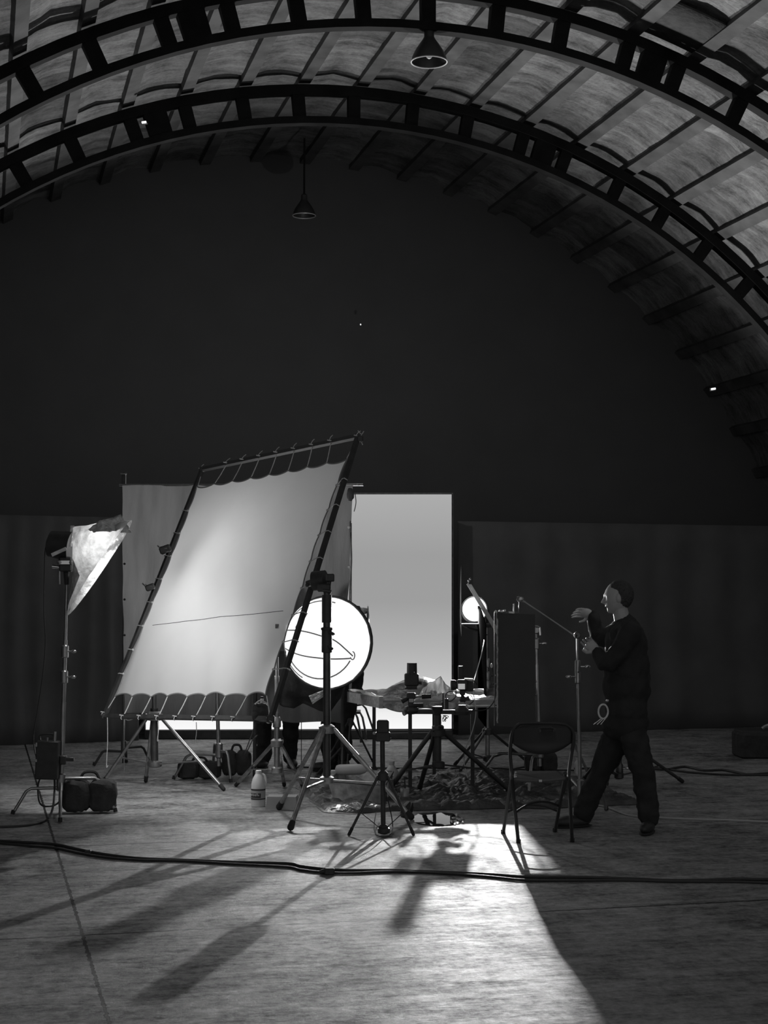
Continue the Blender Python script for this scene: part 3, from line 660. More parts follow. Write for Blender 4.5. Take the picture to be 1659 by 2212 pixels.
m = M(); m.ball(P(783, 1320, 13.8), (.05, .08, .03), 10, None, lambda v: 1+.5*noise.noise(v*3)); m.ball(P(795, 1352, 13.8), (.012, .05, .16), 12, None, lambda v: 1+.5*noise.noise(v*3)); m.build('torn_corner_foil', foil, octa)
m = M(); m.ball(P(771, 1316, 13.75), (.035, .05, .03), 10, None, lambda v: 1+.5*noise.noise(v*3)); m.build('gathered_cloth', blackc, octa)
# skirt
top_px = [(617, 1405), (626, 1440), (640, 1462), (662, 1478), (700, 1487), (735, 1472), (762, 1440), (785, 1395), (796, 1372)]
bot_px = [(600, 1520), (612, 1527), (635, 1530), (655, 1519), (690, 1535), (712, 1540), (735, 1508), (748, 1478), (772, 1425)]
def lp(arr, u):
    x = u*(len(arr)-1); i = min(int(x), len(arr)-2); f = x-i; return (arr[i][0]+(arr[i+1][0]-arr[i][0])*f, arr[i][1]+(arr[i+1][1]-arr[i][1])*f)
def skirt(u, v):
    a, b_ = lp(top_px, u), lp(bot_px, u); x, y = a[0]+(b_[0]-a[0])*v, a[1]+(b_[1]-a[1])*v
    return P(x, y, 13.72+.25*v+.04*noise.noise(V((u*7, v*3, 0)))+.05*sin(u*24)*v*.5)
m = M(); m.grid(skirt, 60, 16); m.build('skirt', mat('grey_black_cloth', .05, .85, var=.5, scale=5, bump=1, bscale=9), octa, solid=.004)
m = M(); m.grid(lambda u, v: P(667+36*u+8*v, 1503-14*u+18*v-10*u*v, 13.6+.03*noise.noise(V((u*6, v*6, 0)))), 12, 8); m.build('foil_tag', foil, octa, solid=.002)
m = M(); m.tube(oc+ax*-.4, V((oc.x+.12, oc.y+.5, 1.0)), .03); m.tube(V((oc.x+.12, oc.y+.5, 1.0)), V((oc.x+.12, oc.y+.5, .2)), .02); m.build('support_pole', blackm, octa)
for a in (0, 120, 240):
    m = M(); b0 = V((oc.x+.12, oc.y+.5, .32)); m.tube(b0, V((b0.x+.32*cos(radians(a+30)), b0.y+.32*sin(radians(a+30)), .012)), .012); m.build('leg', blackm, octa)

# ================================================================= WATER TABLE
zt = .72
FLt, FRt, BLt, BRt = G(886, 1714), G(1021, 1715), G(808, 1677), G(938, 1681)
tb = thing('steel_table', 'black square-tube steel table carrying the plastic-lined tray', 'table', (FLt+BRt)/2)
for p in (FLt, FRt, BLt, BRt):
    m = M(); m.bar(p+V((0, 0, .0)), p+V((0, 0, zt-.03)), .032, .032, (0, 1, 0)); m.build('leg', blackm, tb, smooth=False)
for a, b_ in ((FLt, FRt), (FRt, BRt), (BRt, BLt), (BLt, FLt)):
    m = M(); m.bar(a+V((0, 0, zt-.03)), b_+V((0, 0, zt-.03)), .03, .04); m.build('top_rail', blackm, tb, smooth=False)
for a, b_ in ((FLt, FRt), (BRt, BLt), (FLt, BLt), (FRt, BRt)):
    m = M(); m.bar(a+V((0, 0, .02)), b_+V((0, 0, .02)), .026, .026); m.build('floor_rail', blackm, tb, smooth=False)
m = M(); m.bar(P(812, 1586, 14.4), P(930, 1585, 14.4), .022, .022); m.build('middle_rail', dsteel, tb, smooth=False)
m = M(); m.ball(P(809, 1584, 14.3), (.018, .018, .015), 8); m.build('rail_cap', whitep, tb)
# tray
tA, tB = G(823, 1530, zt), G(752, 1516, zt); ux = (G(1068, 1528, zt)-tA); ux = ux.normalized(); tC = tA+ux*1.25; tD = tB+ux*1.3
tray = thing('wooden_tray', 'shallow pale wooden tray lined with clear plastic on the steel table', 'tray', (tA+tD)/2)
for a, b_ in ((tA, tB), (tA, tC), (tC, tD), (tD, tB)):
    m = M(); m.bar(a+V((0, 0, .045)), b_+V((0, 0, .045)), .02, .09 if (a, b_) != (tA, tC) else .045); m.build('side_board', wood, tray, smooth=False)
m = M(); m.bar(tA+V((0, -.01, .0)), tA+V((0, -.01, .1)), .035, .035, (0, 1, 0)); m.build('corner_post', wood, tray, smooth=False)
m = M(); m.prism([tA, tC, tD, tB], (0, 0, .012)); m.build('base_board', wood, tray, smooth=False)
def sheet(u, v):
    e = min(u, 1-u, v, 1-v)
    p = lerp(lerp(tA, tC, u), lerp(tB, tD, u), v)
    ed = max(0, 1-e*16)
    z = .055+.05*ed+.03*noise.noise(V((u*7, v*4, 0)))+.012*noise.noise(V((u*24, v*12, 5)))
    # folds pulled up towards the middle
    bump = math.exp(-((u-.42)/.09)**2-((v-.25)/.2)**2); z += .10*bump*(1+.4*sin(u*90))
    if v < .02: z = .05+.004*sin(u*60); p += V((0, -.012, 0))
    if v > .98: z = .11+.01*noise.noise(V((u*14, 0, 0)))
    return p+V((0, 0, z))
m = M(); m.grid(sheet, 110, 40); o = m.build('plastic_liner', poly, None, solid=.002); tag(o, 'crumpled clear plastic sheet lining the wooden tray', 'plastic sheet')
def drape(u, v):
    w = .085*(1-abs(2*u-1.0))**.5+.02
    p = lerp(tA, tC, .0+.55*u); return p+V((0, -.018-.012*sin(u*30), .05-w*v*(.8+.3*sin(u*9))))
m = M(); m.grid(drape, 50, 6); m.build('hanging_edge', poly, o, solid=.002)
# dark leaf-shaped hull in the tray
def hull(u, v):
    x = -1+2*u; w = (1-abs(x)**2.2)
    px = 805+185*u; yb = 1500+18*(u); 
    top = 1462+26*abs(2*u-1.15)**1.6
    Y_ = 13.75+.35*v; py = 1512+(top-1512)*sin(pi*min(1, v*1.0)/2)*w**.5
    return P(px, py, Y_)+V((0, 0, .006*noise.noise(V((u*20, v*9, 0)))))
m = M(); m.grid(hull, 40, 14); o = m.build('model_hull', mat('wet_grey_shell', .16, .3, var=.4, scale=12, bump=.6, bscale=20), None, solid=.006); tag(o, 'dark boat-shaped wet shell lying in the plastic-lined tray', 'prop')
m = M()
def tent(u, v):
    a, b_ = lp([(915, 1500), (926, 1475), (938, 1471), (952, 1461), (962, 1478), (980, 1492)], u), (900+90*u, 1520)
    return P(a[0]+(b_[0]-a[0])*v, a[1]+(b_[1]-a[1])*v, 13.62-.16*v+.02*noise.noise(V((u*9, v*4, 3)))+.01*sin(u*40+v*4))
m.grid(tent, 60, 12); o = m.build('plastic_tent', poly, None, solid=.003); tag(o, 'peaked fold of milky plastic standing up in the tray between the two cameras', 'plastic sheet')
m = M(); m.path([tent(i/20, 0) for i in range(21)], .004, 5); m.build('bright_crease', whitep, o)

# ================================================================= CAMERA TRIPOD
YT = 13.1
tp = stand('heavy black camera tripod with a crossbar in front of the tray', P(946, 1545, YT), P(946, 1656, YT), P(946, 1582, YT), [G(832, 1722), G(905, 1712), G(1105, 1716)], .028, .02, blackm, blackm, brace_at=P(947, 1652, YT), telesc=False, name='camera_tripod', cat='tripod')
m = M(); m.lathe([(.045, 0), (.05, .01), (.05, .03), (.04, .04)], P(946, 1577, YT), n=20); m.ball(P(950, 1569, YT-.05), .016, 8); m.ball(P(935, 1578, YT-.05), .012, 8); m.build('shoulder', dsteel, tp)
m = M(); m.tube(P(946, 1570, YT), P(946, 1545, YT), .02); m.lathe([(.018, 0), (.05, .07), (.052, .085)], P(946, 1548, YT), n=16); m.build('centre_column', blackm, tp)
m = M(); m.bar(P(872, 1538, YT), P(1020, 1537, YT), .035, .03); m.build('crossbar', blackm, tp, smooth=False)
m = M(); m.box(P(965, 1520, YT-.03), (.028, .03, .085), bev=.2); m.tube(P(957, 1530, YT-.03), P(957, 1497, YT-.03), .005); m.tube(P(957, 1530, YT-.03), P(956, 1516, YT-.03), .009); m.build('radio_receiver', blackp, tp)
m = M(); 
m.path([P(956+random.uniform(0, 15), 1544+random.uniform(0, 17), YT-.05+random.uniform(-.02, .02)) for k in range(14)], .0028, 5, smooth=4)
m.build('cable_tangle', blackp, tp)
# left head + camera
c = P(888, 1533, YT); hd = thing('pan_head', 'three-way pan head with lever handles under the left camera', 'tripod head', c)
m = M(); m.ball(c, (.065, .05, .04), 14, None, lambda v: 1+.15*noise.noise(v*4)); m.tube(c+V((0, 0, .02)), c+V((0, 0, .13)), .027, .022); m.box(c+V((0, 0, .115)), (.075, .06, .05), bev=.3); m.build('head_body', blackm, hd)
m = M(); m.box(c+V((.0, -.03, .078)), (.035, .02, .028)); m.build('bright_plate', alu, hd)
m = M(); m.tube(P(893, 1506, YT), P(912, 1505, YT), .005); m.tube(P(911, 1505, YT), P(931, 1504, YT), .019, .017); m.build('handle', rubber, hd)
m = M(); m.tube(P(886, 1505, YT), P(880, 1509, YT), .005); m.tube(P(882, 1508, YT), P(868, 1516, YT), .016, .019); m.build('handle', rubber, hd)
m = M(); m.tube(P(893, 1524, YT-.05), P(914, 1523, YT-.05), .018, .016); m.build('handle', rubber, hd)
m = M(); m.tube(P(882, 1537, YT), P(872, 1541, YT-.03), .012, .022); m.build('knob', steel, hd)
cc = P(889, 1468, YT); ca = thing('photo_camera', 'black camera tilted up on the left pan head, lens hood pointing up', 'camera', cc)
m = M(); m.box(cc, (.118, .09, .105), bev=.25); m.box(P(889, 1484, YT), (.09, .08, .03), bev=.3); m.build('body', blackp, ca)
m = M(); m.tube(P(890, 1458, YT), P(890, 1432, YT), .044, .042); m.build('lens_barrel', blackp, ca)
m = M(); m.tube(P(903, 1475, YT), P(911, 1475, YT), .012, .015); m.build('knob', blackp, ca)
m = M(); m.ball(P(895, 1452, YT-.05), .006, 6); m.ball(P(901, 1456, YT-.05), .006, 6); m.build('button', chrome, ca)
m = M(); m.box(P(888, 1487, YT), (.10, .08, .014), bev=.2); m.build('mount_plate', blackm, ca)
# right head + camera
c = P(998, 1536, YT); hd = thing('pan_head', 'small ball head with side knob under the right camera', 'tripod head', c)
m = M(); m.lathe([(.065, -.03), (.07, .0), (.035, .035), (.03, .05)], c, n=16); m.build('head_base', blackm, hd)
m = M(); m.ball(P(1000, 1511, YT), (.03, .03, .03), 12); m.tube(P(1000, 1505, YT), P(998, 1498, YT), .014); m.tube(P(1004, 1510, YT), P(1014, 1508, YT), .016, .022); m.build('ball_joint', blackm, hd)
m = M(); m.box(P(997, 1519, YT-.04), (.04, .02, .018)); m.box(P(1010, 1525, YT-.04), (.035, .02, .014), Matrix.Rotation(.6, 3, 'Y')); m.build('bright_plate', alu, hd)
cc = P(999, 1479, YT); ca = thing('photo_camera', 'black camera with a small lit screen on the right head of the tripod', 'camera', cc)
m = M(); m.box(cc, (.085, .08, .085), bev=.2); m.box(P(999, 1496, YT), (.045, .05, .04), bev=.2); m.build('body', blackp, ca)
m = M(); m.box(P(995, 1453, YT), (.042, .04, .11), bev=.25); m.build('eyepiece', blackp, ca)
m = M(); m.box(P(997, 1483, YT-.045), (.056, .008, .045)); m.build('display', mat('small_display', .3, .3, emit=.35, var=.3, scale=60), ca)
m = M(); m.lathe([(.035, 0), (.043, .01), (.043, .04), (.03, .045)], P(985, 1480, YT), (-1, 0, 0), 18); m.build('lens_barrel', blackp, ca)
m = M(); m.tube(P(1003, 1468, YT), P(1021, 1470, YT), .012, .016); m.build('top_handle', alu, ca)
m = M(); m.box(P(1013, 1482, YT+.02), (.07, .05, .09), bev=.2); m.path([P(1020, 1470, YT), P(1027, 1472, YT), P(1031, 1480, YT)], .006, 5); m.build('battery', blackp, ca)
m = M(); m.path([P(985, 1488, YT-.03), P(984, 1505, YT-.05), P(972, 1515, YT-.05), P(963, 1507, YT-.05), P(966, 1496, YT-.05), P(978, 1493, YT-.04)], .004, 5, smooth=6)
m.path([P(1002, 1494, YT), P(1015, 1500, YT-.03), P(1023, 1513, YT-.03), P(1014, 1522, YT-.03)], .004, 5, smooth=6)
o = m.build('sync_cable', blackp, None); tag(o, 'thin black sync cables looped round the right camera', 'cable')
m = M(); m.path([P(1049, 1356, 15.25), P(1043, 1400, 13.9), P(1030, 1450, 13.6), P(1022, 1478, 13.2), P(1024, 1505, 13.1), P(1028, 1540, 13.1), P(1020, 1580, 13.2), P(1005, 1620, 13.3), P(1003, 1650, 13.4), P(1010, 1680, 13.4)], .004, 5, smooth=6)
o = m.build('lamp_cable', cord, None); tag(o, 'pale thin cable falling from the round lamp past the right camera', 'cable')
m = M(); m.path([P(1063, 1442, 13), P(1068, 1470, 13), P(1070, 1505, 13), P(1060, 1525, 13), P(1045, 1534, 13), P(1018, 1535, 13.05)], .005, 5, smooth=6)
o = m.build('mains_cable', blackp, None); tag(o, 'black cable curving beside the left edge of the black flag board', 'cable')
m = M(); m.ball(P(1062, 1438, 13), (.012, .012, .02), 8); m.build('white_plug', whitep, o)

# --- small black box on slim light stand
YS = 11.05
st = stand('slim black light stand standing in front of the camera tripod', P(826, 1600, YS), P(828, 1796, YS), P(827, 1676, YS), [G(754, 1806), G(893, 1806), V((P(828, 0, 11.5).x, 11.5, 0))], .017, .0095, blackm, blackm, telesc=False, footr=.012, brace_at=P(828, 1790, YS))
m = M(); m.lathe([(.02, 0), (.042, .01), (.045, .04), (.03, .05)], P(829, 1802, YS), n=14); m.build('base_cup', dsteel, st)
for y in (1608, 1616, 1624):
    m = M(); m.tube(P(822, y, YS), P(828, y, YS), .008); m.build('spigot_ring', dsteel, st)
c = P(827, 1580, YS); t = thing('flash_unit', 'small black flash unit on top of the slim light stand', 'flash', c)
m = M(); m.box(c+V((0, 0, .035)), (.085, .07, .09), bev=.25); m.box(c+V((0, 0, -.035)), (.1, .08, .065), bev=.2); m.build('body', blackp, t)
m = M(); m.tube(c+V((.04, 0, -.05)), c+V((.06, 0, -.05)), .008); m.build('knob', dsteel, t)
m = M(); m.path([G(812, 1770, .01)+V((0, 0, .05)), G(808, 1790, .02), G(818, 1806, .01), G(840, 1806, .01), G(848, 1785, .03), P(842, 1745, YS), P(830, 1700, YS-.02), P(826, 1650, YS-.02)], .004, 5, smooth=6)
o = m.build('coiled_cable', blackp, None); tag(o, 'thin cable looped round the foot of the slim light stand', 'cable')

# ================================================================= ROUND LAMP (key)
YK = 15.35
kc = P(1025, 1316, YK)
ks = stand('tall steel light stand under the round glowing lamp', P(1051, 1352, YK), P(1053, 1652, YK), P(1053, 1580, YK), [G(983, 1655), G(991, 1674), G(1142, 1652)], .024, .013, steel, dsteel, brace_at=P(1053, 1638, YK), collars=((P(0, 1432, YK).z, -1), (P(0, 1460, YK).z, 1), (P(0, 1478, YK).z, 1)))
kl = thing('fresnel_lamp', 'round lit lamp glowing white beside the black flag board', 'film lamp', kc)
axk = V((-.12, -1, -.02)).normalized()
m = M(); m.lathe([(.09, -.25), (.125, -.22), (.132, -.03), (.138, .005), (.128, .008), (.122, -.01)], kc, axk, 32, caps=False); m.build('housing', blackm, kl, solid=.004)
m = M(); m.lathe([(.118, -.004), (.085, .012), (.045, .02), (.001, .022)], kc, axk, 32, caps=False); m.build('lens', mat('lit_lens', .8, .4, emit=1.6), kl)
m = M(); m.path([kc+(V((1, 0, 0))*cos(k*pi/16)+V((0, 0, 1))*sin(k*pi/16))*.128+axk*.012 for k in range(32)], .005, 6, closed=True); m.build('lens_ring', alu, kl)
m = M(); m.path([kc+V((-.13, .1, 0)), kc+V((-.1, .1, -.16)), kc+V((.1, .1, -.2)), kc+V((.14, .1, 0))], .012, 8, smooth=5); m.box(P(1045, 1352, YK), (.15, .05, .03), bev=.3); m.build('yoke', blackm, kl)
m = M(); m.bar(P(1003, 1262, 14.9), P(1083, 1395, 14.9), .045, .014, (0, 1, 0))
o = thing('reflector_board', 'pale narrow board edge slanting in front of the round lamp', 'reflector board', P(1035, 1315, 14.9))
q = M(); a, b_ = P(1008, 1262, 14.85), P(1086, 1392, 14.85); q.prism([a, a+V((.045, 0, .0)), b_+V((.045, 0, 0)), b_], V((.0, .025, 0))); q.build('board', whitet, o, smooth=False)
m = M(); m.ball(P(1013, 1254, 14.9), .014, 8); m.ball(P(1016, 1250, 14.95), .012, 8); m.tube(P(1013, 1256, 14.9), P(1010, 1264, 14.9), .008); m.build('clip', steel, o)

q = M(); e0 = kc+V((-.137, .0, 0)); q.prism([e0+V((0, 0, .14)), e0+V((0, -.235, .42)), e0+V((0, -.235, -.26)), e0+V((0, 0, -.14))], (-.004, 0, 0)); q.build('added_barn_door', blackm, kl, smooth=False)  # added leaf, keeps the beam off the silk and softbox
q = M(); e1 = kc+V((0, 0, -.137)); q.prism([e1+V((-.11, 0, 0)), e1+V((-.15, -.22, 0)), e1+V((.15, -.22, 0)), e1+V((.11, 0, 0))], (0, 0, -.004)); q.build('added_barn_door', blackm, kl, smooth=False)  # added leaf, keeps the beam off the floor close to the lamp
bx = kc.x+.03  # added blade, cuts the round lamp's light off the right floor
t = thing('added_flag', 'narrow black flag added edge-on by the round lamp to cut its beam', 'flag', V((bx, 14.7, .84)))
q = M(); q.prism([V((bx, 15.33, 1.58)), V((bx-.002, 14.98, 1.58)), V((bx-.004, 14.1, 1.42)), V((bx-.004, 14.1, .5)), V((bx, 15.33, .5))], (.006, 0, 0)); q.build('board', mat('black_velvet', .004, 1, spec=0), t, smooth=False)
q = M(); q.tube(V((bx+.005, 15.2, 1.3)), V((1.0, 15.33, 1.3)), .007); q.build('mounting_arm', dsteel, t)
# ================================================================= BLACK FLAG BOARD
YF = 12.05
a, b_, c, d = P(1068, 1568, YF), P(1156, 1573, YF-.05), P(1156, 1327, YF-.05), P(1068, 1324, YF)
fb = thing('flag_board', 'tall matt black flag board standing between the camera tripod and the chair', 'flag', gz((a+b_)/2))
m = M(); m.prism([a+V((.018, 0, 0)), b_, c, d+V((.018, 0, 0))], (0, .02, 0)); m.build('board', mat('flag_black', .075, .9, var=.1, scale=3), fb, smooth=False)
m = M(); m.bar(a+V((.002, .01, 0)), d+V((.002, .01, 0)), .006, .02, (0, 1, 0)); m.build('side_frame', dsteel, fb, smooth=False)
m = M(); pts = [lerp(a, d, i/40)+V((.022+.005*noise.noise(V((i*.8, 0, 0))), -.006, 0)) for i in range(1, 39)]; m.path(pts, .006, 6); m.build('ragged_white_edge', mat('foam_edge', .5, .8, var=.5, scale=40), fb)
m = M(); m.bar(d+V((0, .01, .006)), P(1123, 1325, YF)+V((0, 0, .006)), .02, .012); m.build('top_frame', dsteel, fb, smooth=False)
cc = P(1088, 1321, YF-.02); t = thing('spring_clamp', 'row of small pale clamps on top of the black flag board', 'clamp', cc)
m = M()
for x, y, w in ((1072, 1321, .02), (1082, 1320, .03), (1090, 1319, .02), (1104, 1323, .04)): m.box(P(x, y, YF-.02), (w, .03, .018), Matrix.Rotation(random.uniform(-.4, .4), 3, 'Y'), bev=.3)
m.build('jaw', alu, t); m = M(); m.tube(P(1110, 1325, YF-.02), P(1110, 1304, YF-.02), .006); m.build('pin', chrome, t)
# boom + stand at right
YG = 11.75
gtop = P(1247, 1372, YG); bs = turtle('slim boom stand between the flag board and the walking person', gtop, V((P(1254, 1700, YG).x, YG, .06)), [G(1282, 1743), G(1215, 1722), V((P(1300, 0, 12.2).x, 12.3, 0))], .015, .2, collars=((P(0, 1440, YG).z, 1), (P(0, 1462, YG).z, -1)), m=steel)
bm_ = thing('boom_arm', 'thin steel boom arm reaching down from above the flag to the boom stand', 'boom arm', gtop)
m = M(); m.tube(P(1249, 1378, YG), P(1128, 1296, YG+.2), .006, .005); m.build('rod', steel, bm_)
m = M(); m.lathe([(.02, -.02), (.026, -.015), (.026, .015), (.02, .02)], gtop, (0, 1, 0), 14); m.ball(P(1244, 1373, YG-.03), .012, 8); m.build('grip_head', dsteel, bm_)
m = M(); m.ball(P(1124, 1295, YG+.2), (.03, .02, .02), 10, None, lambda v: 1+.4*noise.noise(v*3)); m.path([P(1119, 1288, YG+.2), P(1123, 1297, YG+.2), P(1135, 1300, YG+.2)], .008, 6); m.tube(P(1122, 1298, YG+.2), P(1121, 1322, YG+.25), .005); m.build('end_clamp', alu, bm_)
# white water bottle near the stand foot
wb = G(1249, 1672); t = thing('white_bottle', 'slim white bottle standing on the floor behind the boom stand', 'bottle', wb)
m = M(); m.lathe([(.03, 0), (.033, .01), (.033, .1), (.02, .125), (.016, .13)], wb, n=18); m.build('body', whitep, t); m = M(); m.tube(wb+V((0, 0, .13)), wb+V((0, 0, .15)), .017); m.build('cap', whitet, t)
# C-stand behind the flag (pole x=1165)
YH = 14.1
turtle('steel stand with bent legs and sandbag behind the folding chair', P(1158, 1352, YH), P(1166, 1655, YH), [G(1028, 1688), G(1142, 1722), G(1268, 1668)], .019, .26, collars=((P(0, 1390, YH).z, 1),))
c = P(1158, 1360, YH-.03); t = thing('grip_clamp', 'bright grip head on top of the stand right of the flag board', 'clamp', c)
m = M(); m.lathe([(.03, -.03), (.04, -.02), (.04, .02), (.03, .03)], c, (0, 1, 0), 14); m.build('grip_head', alu, t)
m = M(); m.path([c+V((-.05, -.03, .0)), c+V((-.02, -.04, .03)), c+V((.03, -.04, .02)), c+V((.035, -.04, -.05))], .009, 6); m.ball(c+V((-.05, -.03, -.01)), (.02, .015, .012), 8); m.build('thumb_screw', chrome, t)
for y in (1480, 1508):
    c = P(1154, y, YH); t = thing('clamp_knob', 'small bright clamp hanging %s on the right edge of the flag board' % ('higher' if y < 1500 else 'lower'), 'clamp', c)
    m = M(); m.box(c, (.02, .02, .04), bev=.3); m.build('jaw', alu, t); m = M(); m.ball(c+V((.01, -.01, .03)), .012, 8); m.build('knob', chrome, t)
sandbag(1168, 1668, .30, .2, .2, 'black sandbag slumped at the pole behind the folding chair')

# ================================================================= FOLDING CHAIR
fL, fR = G(1120, 1821), G(1236, 1819)      # feet of the back tubes
rL, rR = G(1087, 1800), G(1199, 1797)
fL.z = fR.z = rL.z = rR.z = 0
ch = thing('folding_chair', 'black folding chair standing alone in front of the film set', 'chair', (fL+fR+rL+rR)/4)
back = ((rL+rR)/2-(fL+fR)/2); 
sd = (fR-fL).normalized()
bTL, bTR = P(1112, 1575, 10.75), P(1238, 1590, 10.72)
chm = mat('chair_black_metal', .05, .35, .3)
m = M(); arcp = [P(1105, 1668, 10.5), P(1102, 1630, 10.62), P(1104, 1600, 10.7), P(1108, 1580, 10.75), P(1118, 1567, 10.78), P(1135, 1563, 10.79), P(1205, 1564, 10.78), P(1228, 1569, 10.76), P(1238, 1582, 10.73), P(1239, 1600, 10.68), P(1234, 1632, 10.6), P(1229, 1668, 10.45)]
for side_, pts in (('l', [fL+V((0, 0, .0))]), ('r', [fR+V((0, 0, .0))])): pass
m.path([fL, P(1107, 1700, 10.38)]+arcp+[P(1230, 1700, 10.36), fR], .0125, 8, smooth=4); m.build('back_tube', chm, ch)
for a, b_ in ((rL, P(1106, 1672, 10.5)), (rR, P(1221, 1670, 10.45))):
    m = M(); m.tube(a, b_, .0125); m.build('leg', chm, ch)
for a in (fL, fR, rL, rR):
    m = M(); m.tube(a, a+V((0, 0, .025)), .016); m.build('foot_cap', rubber, ch)
def brc(a, b_, rise, r=.008):
    m = M(); m.path([a, lerp(a, b_, .25)+V((0, 0, rise*.75)), lerp(a, b_, .5)+V((0, 0, rise)), lerp(a, b_, .75)+V((0, 0, rise*.75)), b_], r, 8, smooth=4); m.build('cross_brace', chm, ch)
brc(lerp(rL, P(1106, 1672, 10.5), .36), lerp(rR, P(1221, 1670, 10.45), .36), .05)
brc(lerp(fL, P(1107, 1700, 10.38), .55), lerp(rR, P(1221, 1670, 10.45), .45), .05)
# seat: slightly dished panel with a notch look
sFL, sFR, sBL, sBR = P(1110, 1684, 10.22), P(1222, 1682, 10.2), P(1112, 1669, 10.62), P(1204, 1668, 10.6)
m = M(); m.grid(lambda u, v: lerp(lerp(sFL, sFR, u), lerp(sBL, sBR, u), v)+V((0, 0, -.012*sin(pi*u)*(1-v)+.004*sin(pi*v))), 16, 10)
m.build('seat', mat('chair_seat_grey', .11, .45), ch, solid=.02)
m = M(); m.tube(lerp(sFL, sFR, .48)+V((0, -.012, -.01)), lerp(sFL, sFR, .54)+V((0, -.012, -.01)), .008); m.build('seat_label', whitep, ch)
# backrest with handle slot
def backp(x, y):
    return P(x, y, 10.78-.33*((y-1563)/110)*.6 - .03*sin(pi*(x-1104)/135))
xs0 = [1106+132*i/22 for i in range(23)]
def topy(x): return 1566+((x-1172)/66)**4*16
def boty(x): return 1629-26*abs((x-1170)/66)**2.2
m = M()
rows = []
for x in xs0:
    t0, b0 = topy(x), boty(x)
    rows.append([backp(x, t0), backp(x, 1574.5 if t0 < 1574 else t0+2), backp(x, 1582 if t0 < 1574 else t0+6), backp(x, 1605), backp(x, b0)])
vs = [p for r in rows for p in r]; fs = []
for i in range(22):
    for j in range(4):
        if j == 1 and 1163 < (xs0[i]+xs0[i+1])/2 < 1199: continue
        fs.append((i*5+j, i*5+j+1, (i+1)*5+j+1, (i+1)*5+j))
m.add(vs, fs); m.build('backrest', mat('chair_back_black', .028, .5), ch, solid=.012)

# ================================================================= PEOPLE
def skinny(parts, name, m_, parent, vox=.012, smooth_it=6, disp=0):
    """join rounded limbs into one continuous skin"""
    q = M()
    for p in parts:
        kind = p[0]
        if kind == 'c':        # chain of points with radii
            pts, rs = p[1], p[2]
            pts2 = crom([V(x) for x in pts], 4); rs2 = []
            for i in range(len(pts)-1):
                for j in range(4): rs2.append(rs[i]+(rs[i+1]-rs[i])*j/4)
            rs2.append(rs[-1]); q.path(pts2, rs2, 14); q.ball(pts[0], rs[0]*.98, 12); q.ball(pts[-1], rs[-1]*.98, 12)
        elif kind == 'e': q.ball(p[1], p[2], 18, p[3] if len(p) > 3 else None, p[4] if len(p) > 4 else None)
    o = q.build(name, m_, parent)
    r = o.modifiers.new('skin', 'REMESH'); r.mode = 'VOXEL'; r.voxel_size = vox; r.use_smooth_shade = True
    s_ = o.modifiers.new('relax', 'SMOOTH'); s_.iterations = smooth_it; s_.factor = .5
    if disp:
        tx = bpy.data.textures.new(name+'_folds', 'CLOUDS'); tx.noise_scale = .09; tx.noise_depth = 2
        dm = o.modifiers.new('folds', 'DISPLACE'); dm.texture = tx; dm.strength = disp; dm.mid_level = .5
    return o
def head_mesh(q, c, face, tilt=0, s=1.0):
    """head of height ~.24 looking along face (unit, horizontal)"""
    f = V(face).normalized(); r = V((0, 0, 1)).cross(f).normalized()*-1; u = r.cross(f)*-1
    if u.z < 0: u = -u
    def fn(v):  # v unit: x right, y forward, z up
        x, y, z = v.x, v.y, v.z; k = 1.0
        if y > 0:
            k += .27*math.exp(-(x/.17)**2-((z+.2)/.11)**2)*y      # nose
            k += .10*math.exp(-(x/.16)**2-((z+.04)/.13)**2)*y       # bridge
            k += .055*math.exp(-(x/.5)**2-((z-.2)/.09)**2)*y; k -= .05*math.exp(-(x/.2)**2-((z-.05)/.05)**2)*y      # brow
            k -= .12*math.exp(-((abs(x)-.33)/.15)**2-((z-.05)/.1)**2)*y   # sockets
            k += .10*math.exp(-(x/.25)**2-((z+.47)/.06)**2)*y     # lips
            k -= .03*math.exp(-(x/.25)**2-((z+.37)/.04)**2)*y
            k -= .035*math.exp(-(x/.3)**2-((z+.58)/.07)**2)*y
            k += .17*math.exp(-(x/.3)**2-((z+.76)/.13)**2)*(1 if y > 0 else .3)          # chin
        if z < -.2: k *= 1-.14*min(1, (-.2-z))*(1 if y < .3 else .5)
        return k
    n = 64; base = len(q.v)
    q.ball((0, 0, 0), (.076*s, .096*s, .12*s), n, None, fn)
    for i in range(base, len(q.v)):
        v = q.v[i]; q.v[i] = V(c)+r*v.x+f*v.y+u*v.z
    for sx in (-1, 1):
        e = V(c)+r*sx*.076*s-f*.005; q.ball(e, (.011, .02, .032), 10, Matrix((r, f, u)).transposed())
    return r, f, u
